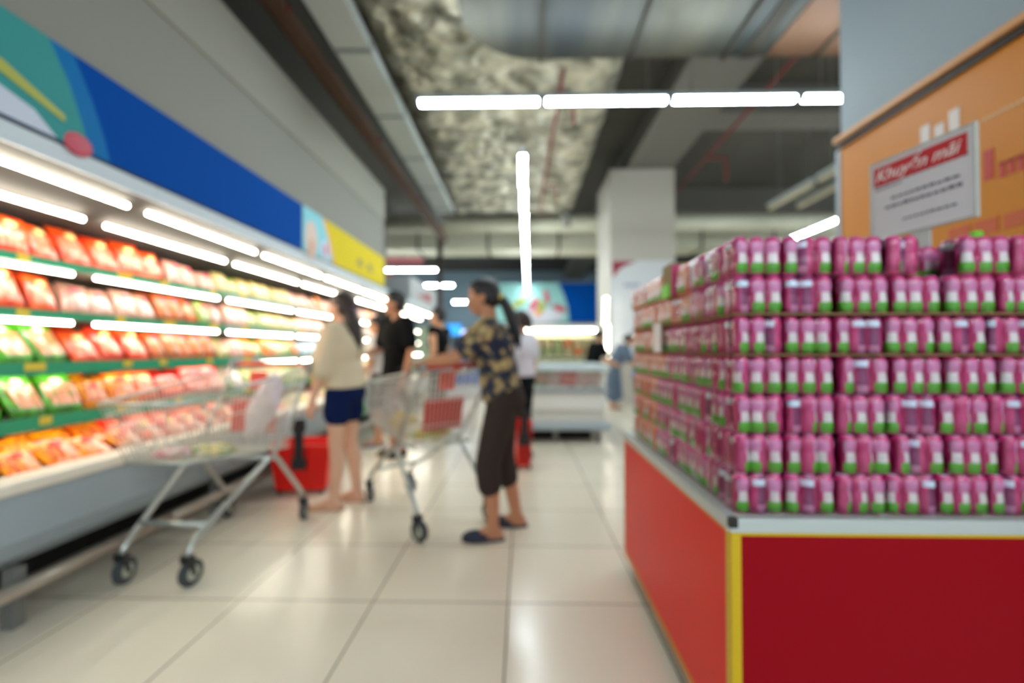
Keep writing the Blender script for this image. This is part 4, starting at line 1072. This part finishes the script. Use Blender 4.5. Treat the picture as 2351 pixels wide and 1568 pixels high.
    body = remesh(b, vox, 3, 'body', sk, t)
    eye = MB(); eye.k = 0
    for s in (-1, 1): eye.ell(hp(0.079, s * 0.030, 0.002), (0.011 * q, 0.014 * q, 0.009 * q), 10, 8, HM)
    eye.k = 1
    for s in (-1, 1): eye.ell(hp(0.088, s * 0.030, 0.002), (0.004 * q, 0.006 * q, 0.006 * q), 8, 6, HM)
    eye.obj('eyes', [mat('eye_white', (226, 222, 214), 0.3), mat('eye_dark', (30, 20, 16), 0.2)], t, True)
    br = MB()
    for s in (-1, 1): br.cap(hp(0.088, s * 0.015, 0.024), hp(0.078, s * 0.047, 0.024), 0.004 * q, 0.003 * q, 6)
    br.obj('eyebrows', mat('brow_dark', (38, 28, 24), 0.8), t, True)
    MB().ell(hp(0.094, 0, -0.058), (0.006 * q, 0.021 * q, 0.007 * q), 10, 6, HM).obj('lips', mat('lip_tone', (168, 88, 80), 0.5), t, True)
    # hair
    hm = mat('hair_%s' % hair[0], hair[1], 0.4, bump=0.4, bscale=90)
    b = MB()
    b.ell(hp(-0.022, 0, 0.034), (0.098 * q, 0.083 * q, 0.088 * q), 24, 14, HM)
    b.ell(hp(-0.045, 0, -0.01), (0.066 * q, 0.078 * q, 0.078 * q), 20, 12, HM)
    b.ell(hp(0.03, 0, 0.075), (0.05 * q, 0.06 * q, 0.032 * q), 14, 8, HM)
    for pth in hair[2]:
        for (a0, r0), (a1, r1) in zip(pth, pth[1:]): b.cap(hp(*a0), hp(*a1), r0 * q, r1 * q, 10)
    remesh(b, 0.008, 2, 'hair', hm, t)
    if len(hair) > 3:
        (c_, rr_, colr) = hair[3]
        MB().ell(hp(*c_), rr_, 14, 8).obj('hair_tie', mat('tie_%d_%d_%d' % colr, colr, 0.6), t, True)
    # top
    nm, tm_, sleeve, hem, loose = top
    b = MB(); e = 0.012 + loose
    b.ell(che + V(0, 0, -0.01), (0.108 + e, shw * 0.95 + 0.01 + e, 0.17), 24, 14)
    b.ell(mid, (0.092 + e * 1.3, (0.125 if f else 0.14) + e * 1.3, 0.17), 24, 14)
    b.cap(che + V(0, 0, 0.08), neck + V(0, 0, -0.035), 0.075 + e, 0.055, 14)
    if f:
        for s in (-1, 1): b.ell(che + V(0.075, s * 0.06, -0.02), (0.055 + e, 0.06 + e, 0.06 + e), 12, 8)
    hz = hem
    lo = Vector((pel.x, 0, hz + 0.02))
    nst = 5
    for i in range(nst + 1):
        p = mid.lerp(lo, i / nst)
        wz = 0.155 if f else 0.148
        k = i / nst
        b.ell(p, (0.098 + e + (0.012 if f else 0.03) * k, (0.125 if f else 0.14) * (1 - k) + (wz + (0 if f else 0.016)) * k + e, 0.05), 24, 8)
    for s, n in ((1, 'L'), (-1, 'R')):
        e1 = J['sh' + n].lerp(J['el' + n], min(1, sleeve))
        b.cap(neck + V(0, s * 0.03, -0.045), J['sh' + n], 0.05 + e * 0.5, 0.05 + e, 12)
        if sleeve > 0: b.cap(J['sh' + n], e1, 0.05 + e, 0.05 + e * 1.1, 14)
        if sleeve > 1: b.cap(e1, J['el' + n].lerp(J['wr' + n], sleeve - 1), 0.05 + e, 0.05 + e, 14)
    tp = remesh(b, 0.010, 4, nm, tm_, t)
    # bottom
    nm2, bm_, leg_to, lw = bottom
    b = MB()
    b.ell(pel + V(-0.012, 0, 0), (0.122, 0.168 if f else 0.16, 0.125), 24, 14)
    b.ell(pel + V(-0.03, 0, -0.02), (0.115, 0.15, 0.1), 20, 12)
    for s, n in ((1, 'L'), (-1, 'R')):
        if leg_to <= 1:
            b.cap(J['hip' + n], J['hip' + n].lerp(J['kn' + n], leg_to), 0.094, 0.06 + lw + 0.03 * (1 - leg_to), 16)
        else:
            b.cap(J['hip' + n], J['kn' + n], 0.094, 0.062 + lw, 16)
            b.cap(J['kn' + n], J['kn' + n].lerp(J['an' + n], leg_to - 1), 0.062 + lw, 0.058 + lw, 16)
    remesh(b, 0.010, 4, nm2, bm_, t)
    if P.get('skirt'):
        b = MB()
        for i in range(9):
            k = i / 8; z = pel.z - 0.02 - (pel.z - P['skirt'] - 0.05) * k
            b.ell(V(pel.x * (1 - k), 0, z), (0.13 + 0.05 * k, 0.165 + 0.06 * k, 0.07), 20, 8)
        remesh(b, 0.012, 4, 'skirt', bm_, t)
    # shoes
    if shoes:
        for s, n in ((1, 'L'), (-1, 'R')):
            an, fd = J['an' + n], J['ft' + n]; lat = Vector((-fd.y, fd.x, 0)); gz = an.z - 0.05 * h
            b = MB(); M = Matrix.Rotation(math.atan2(fd.y, fd.x), 4, 'Z'); M.translation = Vector((an.x, an.y, gz))
            b.T = M
            pr = []
            for a in range(24):
                q_ = 2 * math.pi * a / 24; x = 0.055 + 0.128 * math.cos(q_); wd_ = 0.044 if x > 0.03 else 0.036
                pr.append((x, wd_ * math.sin(q_)))
            b.prism(pr, 0.0, 0.018, 'z'); b.k = 1
            if shoes[0] == 'clog': b.ell((0.10, 0, 0.02), (0.085, 0.047, 0.045), 18, 10)
            elif shoes[0] == 'shoe': b.ell((0.05, 0, 0.028), (0.135, 0.046, 0.038), 18, 10); b.ell((-0.02, 0, 0.05), (0.05, 0.042, 0.05), 14, 8)
            else: b.cap((0.06, -0.04, 0.02), (0.10, 0, 0.05), 0.008, 0.008, 8); b.cap((0.10, 0, 0.05), (0.06, 0.04, 0.02), 0.008, 0.008, 8)
            b.obj('shoe' if shoes[0] == 'shoe' else 'sandal', [mat('sole_%s' % shoes[1], shoes[3], 0.7), mat('upper_%s' % shoes[1], shoes[2], 0.6)], t, True)
    return t

SKIN = ('warm', (206, 152, 116)); SKIN2 = ('tan', (188, 132, 98)); SKIN3 = ('light', (220, 172, 142))
blk = ('black', (20, 17, 17)); 
# woman with the floral blouse; faces -x, near arm on the viewer's side is her left
PI = math.pi
person('person in navy and khaki floral blouse and dark capri trousers leaning on a trolley handle', (-0.13, 2.86, 0), PI, 1.56, SKIN2,
       dict(pelvis=(-0.01, 0, 0.83), chest=(0.045, 0, 1.13), neck=(0.075, 0, 1.295), head=(0.115, 0, 1.44), head_pitch=8,
            shL=(0.07, 0.155, 1.24), elL=(0.26, 0.19, 1.07), wrL=(0.425, 0.17, 1.045), hdL=(1, 0.1, -0.12), pnL=(-0.1, 0, -1), curlL=0.75, tsL=-1,
            shR=(0.08, -0.15, 1.24), elR=(0.16, -0.16, 1.06), wrR=(0.19, -0.07, 1.04), hdR=(0.9, 0.6, -0.1), pnR=(0, 0, -1), curlR=0.7, tsR=-1,
            knL=(0.075, 0.085, 0.44), anL=(0.045, 0.10, 0.078), ftL=(1, 0.08, 0), knR=(0.0, -0.09, 0.44), anR=(-0.09, -0.12, 0.078), ftR=(1, -0.1, 0)),
       ('black', (17, 15, 16), [[((-0.09, 0, 0.0), 0.032), ((-0.135, 0, -0.06), 0.035), ((-0.165, 0.0, -0.16), 0.042), ((-0.18, 0, -0.27), 0.036), ((-0.185, 0, -0.35), 0.014)]], ((-0.105, 0, -0.02), (0.03, 0.035, 0.035), (206, 190, 90))),
       ('floral_blouse', floral_mat(), 0.62, 0.80, 0.012), ('capri_trousers', mat('charcoal_brown_cloth', (58, 50, 46), 0.85, spec=0.12), 1.33, 0.016),
       ('clog', 'navy', (26, 34, 56), (60, 70, 84)), vox=0.0065)
person('person in loose beige top and navy shorts with long brown hair facing the chillers', (-1.285, 3.36, 0), R(172), 1.55, SKIN3,
       dict(pelvis=(0.0, 0, 0.83), chest=(0.01, 0, 1.14), neck=(0.0, 0, 1.29), head=(0.03, 0, 1.425), head_yaw=-8, head_pitch=-4,
            shL=(0.01, 0.155, 1.235), elL=(0.07, 0.19, 0.985), wrL=(0.125, 0.20, 0.775), hdL=(0.3, 0, -1), pnL=(-0.3, -1, 0),
            shR=(0.01, -0.155, 1.235), elR=(0.10, -0.18, 1.0), wrR=(0.26, -0.13, 1.0),
            knL=(0.02, 0.08, 0.44), anL=(0.02, 0.10, 0.078), ftL=(1, 0.25, 0), knR=(0.0, -0.08, 0.44), anR=(-0.05, -0.10, 0.078), ftR=(1, -0.15, 0)),
       ('brown', (44, 30, 24), [[((-0.07, 0, -0.02), 0.06), ((-0.12, 0.01, -0.12), 0.062), ((-0.14, 0.01, -0.24), 0.062), ((-0.14, 0, -0.36), 0.045), ((-0.13, 0, -0.42), 0.02)]], ((-0.112, 0.0, -0.005), (0.022, 0.03, 0.02), (110, 84, 110))),
       ('loose_top', mat('beige_cloth', (214, 198, 168), 0.85, spec=0.12), 1.0, 0.845, 0.020), ('shorts', mat('navy_cloth', (14, 30, 72), 0.85, spec=0.12), 0.40, 0.02),
       ('flip', 'nude', (206, 156, 130), (200, 150, 126)), vox=0.007)
person('person in black polo shirt with short black hair looking towards the chillers', (-1.34, 4.93, 0), R(228), 1.73, SKIN2,
       dict(female=False, head_yaw=-38, shR=(0.0, -0.20, 1.40), elR=(0.03, -0.27, 1.12), wrR=(0.25, -0.25, 1.06), shL=(0.0, 0.20, 1.40), elL=(-0.01, 0.26, 1.11), wrL=(0.06, 0.25, 0.86)),
       ('black', (17, 15, 16), [[((-0.04, 0, 0.05), 0.08), ((0.02, 0, 0.09), 0.05), ((0.05, 0, 0.085), 0.035)]]),
       ('polo_shirt', mat('black_cloth', (13, 14, 15), 0.85, spec=0.12), 0.72, 0.82, 0.014), ('shorts', mat('dark_grey_cloth', (52, 50, 52), 0.85, spec=0.12), 1.0, 0.03),
       ('shoe', 'black', (22, 22, 24), (30, 30, 32)), vox=0.009)
person('person in white top half hidden between the beige top and the black polo', (-1.70, 5.45, 0), R(190), 1.52, SKIN,
       dict(head_pitch=10, shL=(0.02, 0.15, 1.2), elL=(0.06, 0.2, 0.96), wrL=(0.16, 0.2, 0.76)), ('black', (17, 15, 16), [[((-0.08, 0, 0), 0.05), ((-0.11, 0, -0.1), 0.04)]]),
       ('white_top', mat('white_cloth', (216, 212, 206), 0.85, spec=0.12), 0.5, 0.76, 0.014), ('shorts', MATS['dark_grey_cloth'], 0.8, 0.02), ('flip', 'blue', (70, 140, 190), (60, 110, 150)), vox=0.011)
person('person in black sleeveless shirt with short hair, standing farther down the aisle', (-1.15, 6.4, 0), R(165), 1.70, SKIN,
       dict(female=False, shL=(0.0, 0.2, 1.37), elL=(-0.05, 0.25, 1.08), wrL=(0.08, 0.22, 0.86)), ('black', (17, 15, 16), [[((-0.04, 0, 0.05), 0.075), ((0.02, 0, 0.08), 0.05)]]),
       ('sleeveless_shirt', MATS['black_cloth'], 0.02, 0.85, 0.01), ('trousers', mat('dark_blue_cloth', (34, 40, 62), 0.85, spec=0.12), 1.8, 0.02), ('shoe', 'grey', (60, 60, 64), (90, 90, 90)), vox=0.011)
person('person in white top and black trousers with tied dark hair, standing by the freezer island', (-0.02, 4.82, 0), R(140), 1.53, SKIN,
       dict(head_yaw=15, shL=(0.0, 0.15, 1.22), elL=(-0.03, 0.2, 0.98), wrL=(0.03, 0.17, 0.74), shR=(0, -0.15, 1.22), elR=(-0.02, -0.19, 0.98), wrR=(0.0, -0.16, 0.70), hdR=(0, 0, -1)),
       ('dark', (40, 24, 22), [[((-0.09, 0, 0.04), 0.045), ((-0.12, 0, -0.02), 0.04), ((-0.12, 0, -0.1), 0.025)]]),
       ('white_top', mat('white_pink_cloth', (212, 206, 214), 0.85, spec=0.12), 0.6, 0.84, 0.016), ('trousers', mat('black_trouser_cloth', (16, 20, 24), 0.85, spec=0.12), 1.55, 0.006), ('shoe', 'black', (22, 22, 24), (30, 30, 32)), vox=0.010)
person('person in black top bending behind the freezer island', (1.16, 8.0, 0), R(20), 1.52, SKIN,
       dict(chest=(0.08, 0, 1.09), neck=(0.13, 0, 1.23), head=(0.19, 0, 1.35), head_pitch=22, shL=(0.12, 0.15, 1.18), elL=(0.2, 0.2, 0.95), wrL=(0.38, 0.15, 0.88), shR=(0.12, -0.15, 1.18), elR=(0.2, -0.2, 0.95), wrR=(0.38, -0.15, 0.88)),
       ('black', (17, 15, 16), [[((-0.08, 0, 0.02), 0.05), ((-0.12, 0, 0.0), 0.04)]]),
       ('black_top', MATS['black_cloth'], 0.5, 0.84, 0.014), ('trousers', MATS['dark_grey_cloth'], 1.7, 0.02), ('shoe', 'black', (22, 22, 24), (30, 30, 32)), vox=0.012)
person('person in long grey blue dress stooping beside the grey column', (1.74, 9.0, 0), R(-5), 1.52, SKIN,
       dict(skirt=0.18, chest=(0.14, 0, 1.06), neck=(0.22, 0, 1.19), head=(0.30, 0, 1.30), head_pitch=20, shL=(0.2, 0.15, 1.15), elL=(0.27, 0.2, 0.93), wrL=(0.40, 0.18, 0.80), shR=(0.2, -0.15, 1.15), elR=(0.27, -0.2, 0.93), wrR=(0.40, -0.18, 0.80)),
       ('black', (17, 15, 16), [[((-0.08, 0, 0.02), 0.05), ((-0.11, 0, 0.0), 0.045)]]),
       ('dress_top', mat('grey_blue_cloth', (108, 124, 144), 0.85, spec=0.12, vary=0.4, vscale=25), 0.9, 0.84, 0.02), ('leggings', MATS['grey_blue_cloth'], 1.7, 0.02), ('flip', 'dark', (50, 40, 40), (50, 44, 44)), vox=0.012)
lump('blue_bag', mat('bright_blue_plastic', (30, 130, 210), 0.4), 'bright blue bag held by the person in the long dress', 'bag', (2.14, 8.85, 0.66), (0, 0, 0), (0.16, 0.2, 0.3), 11)
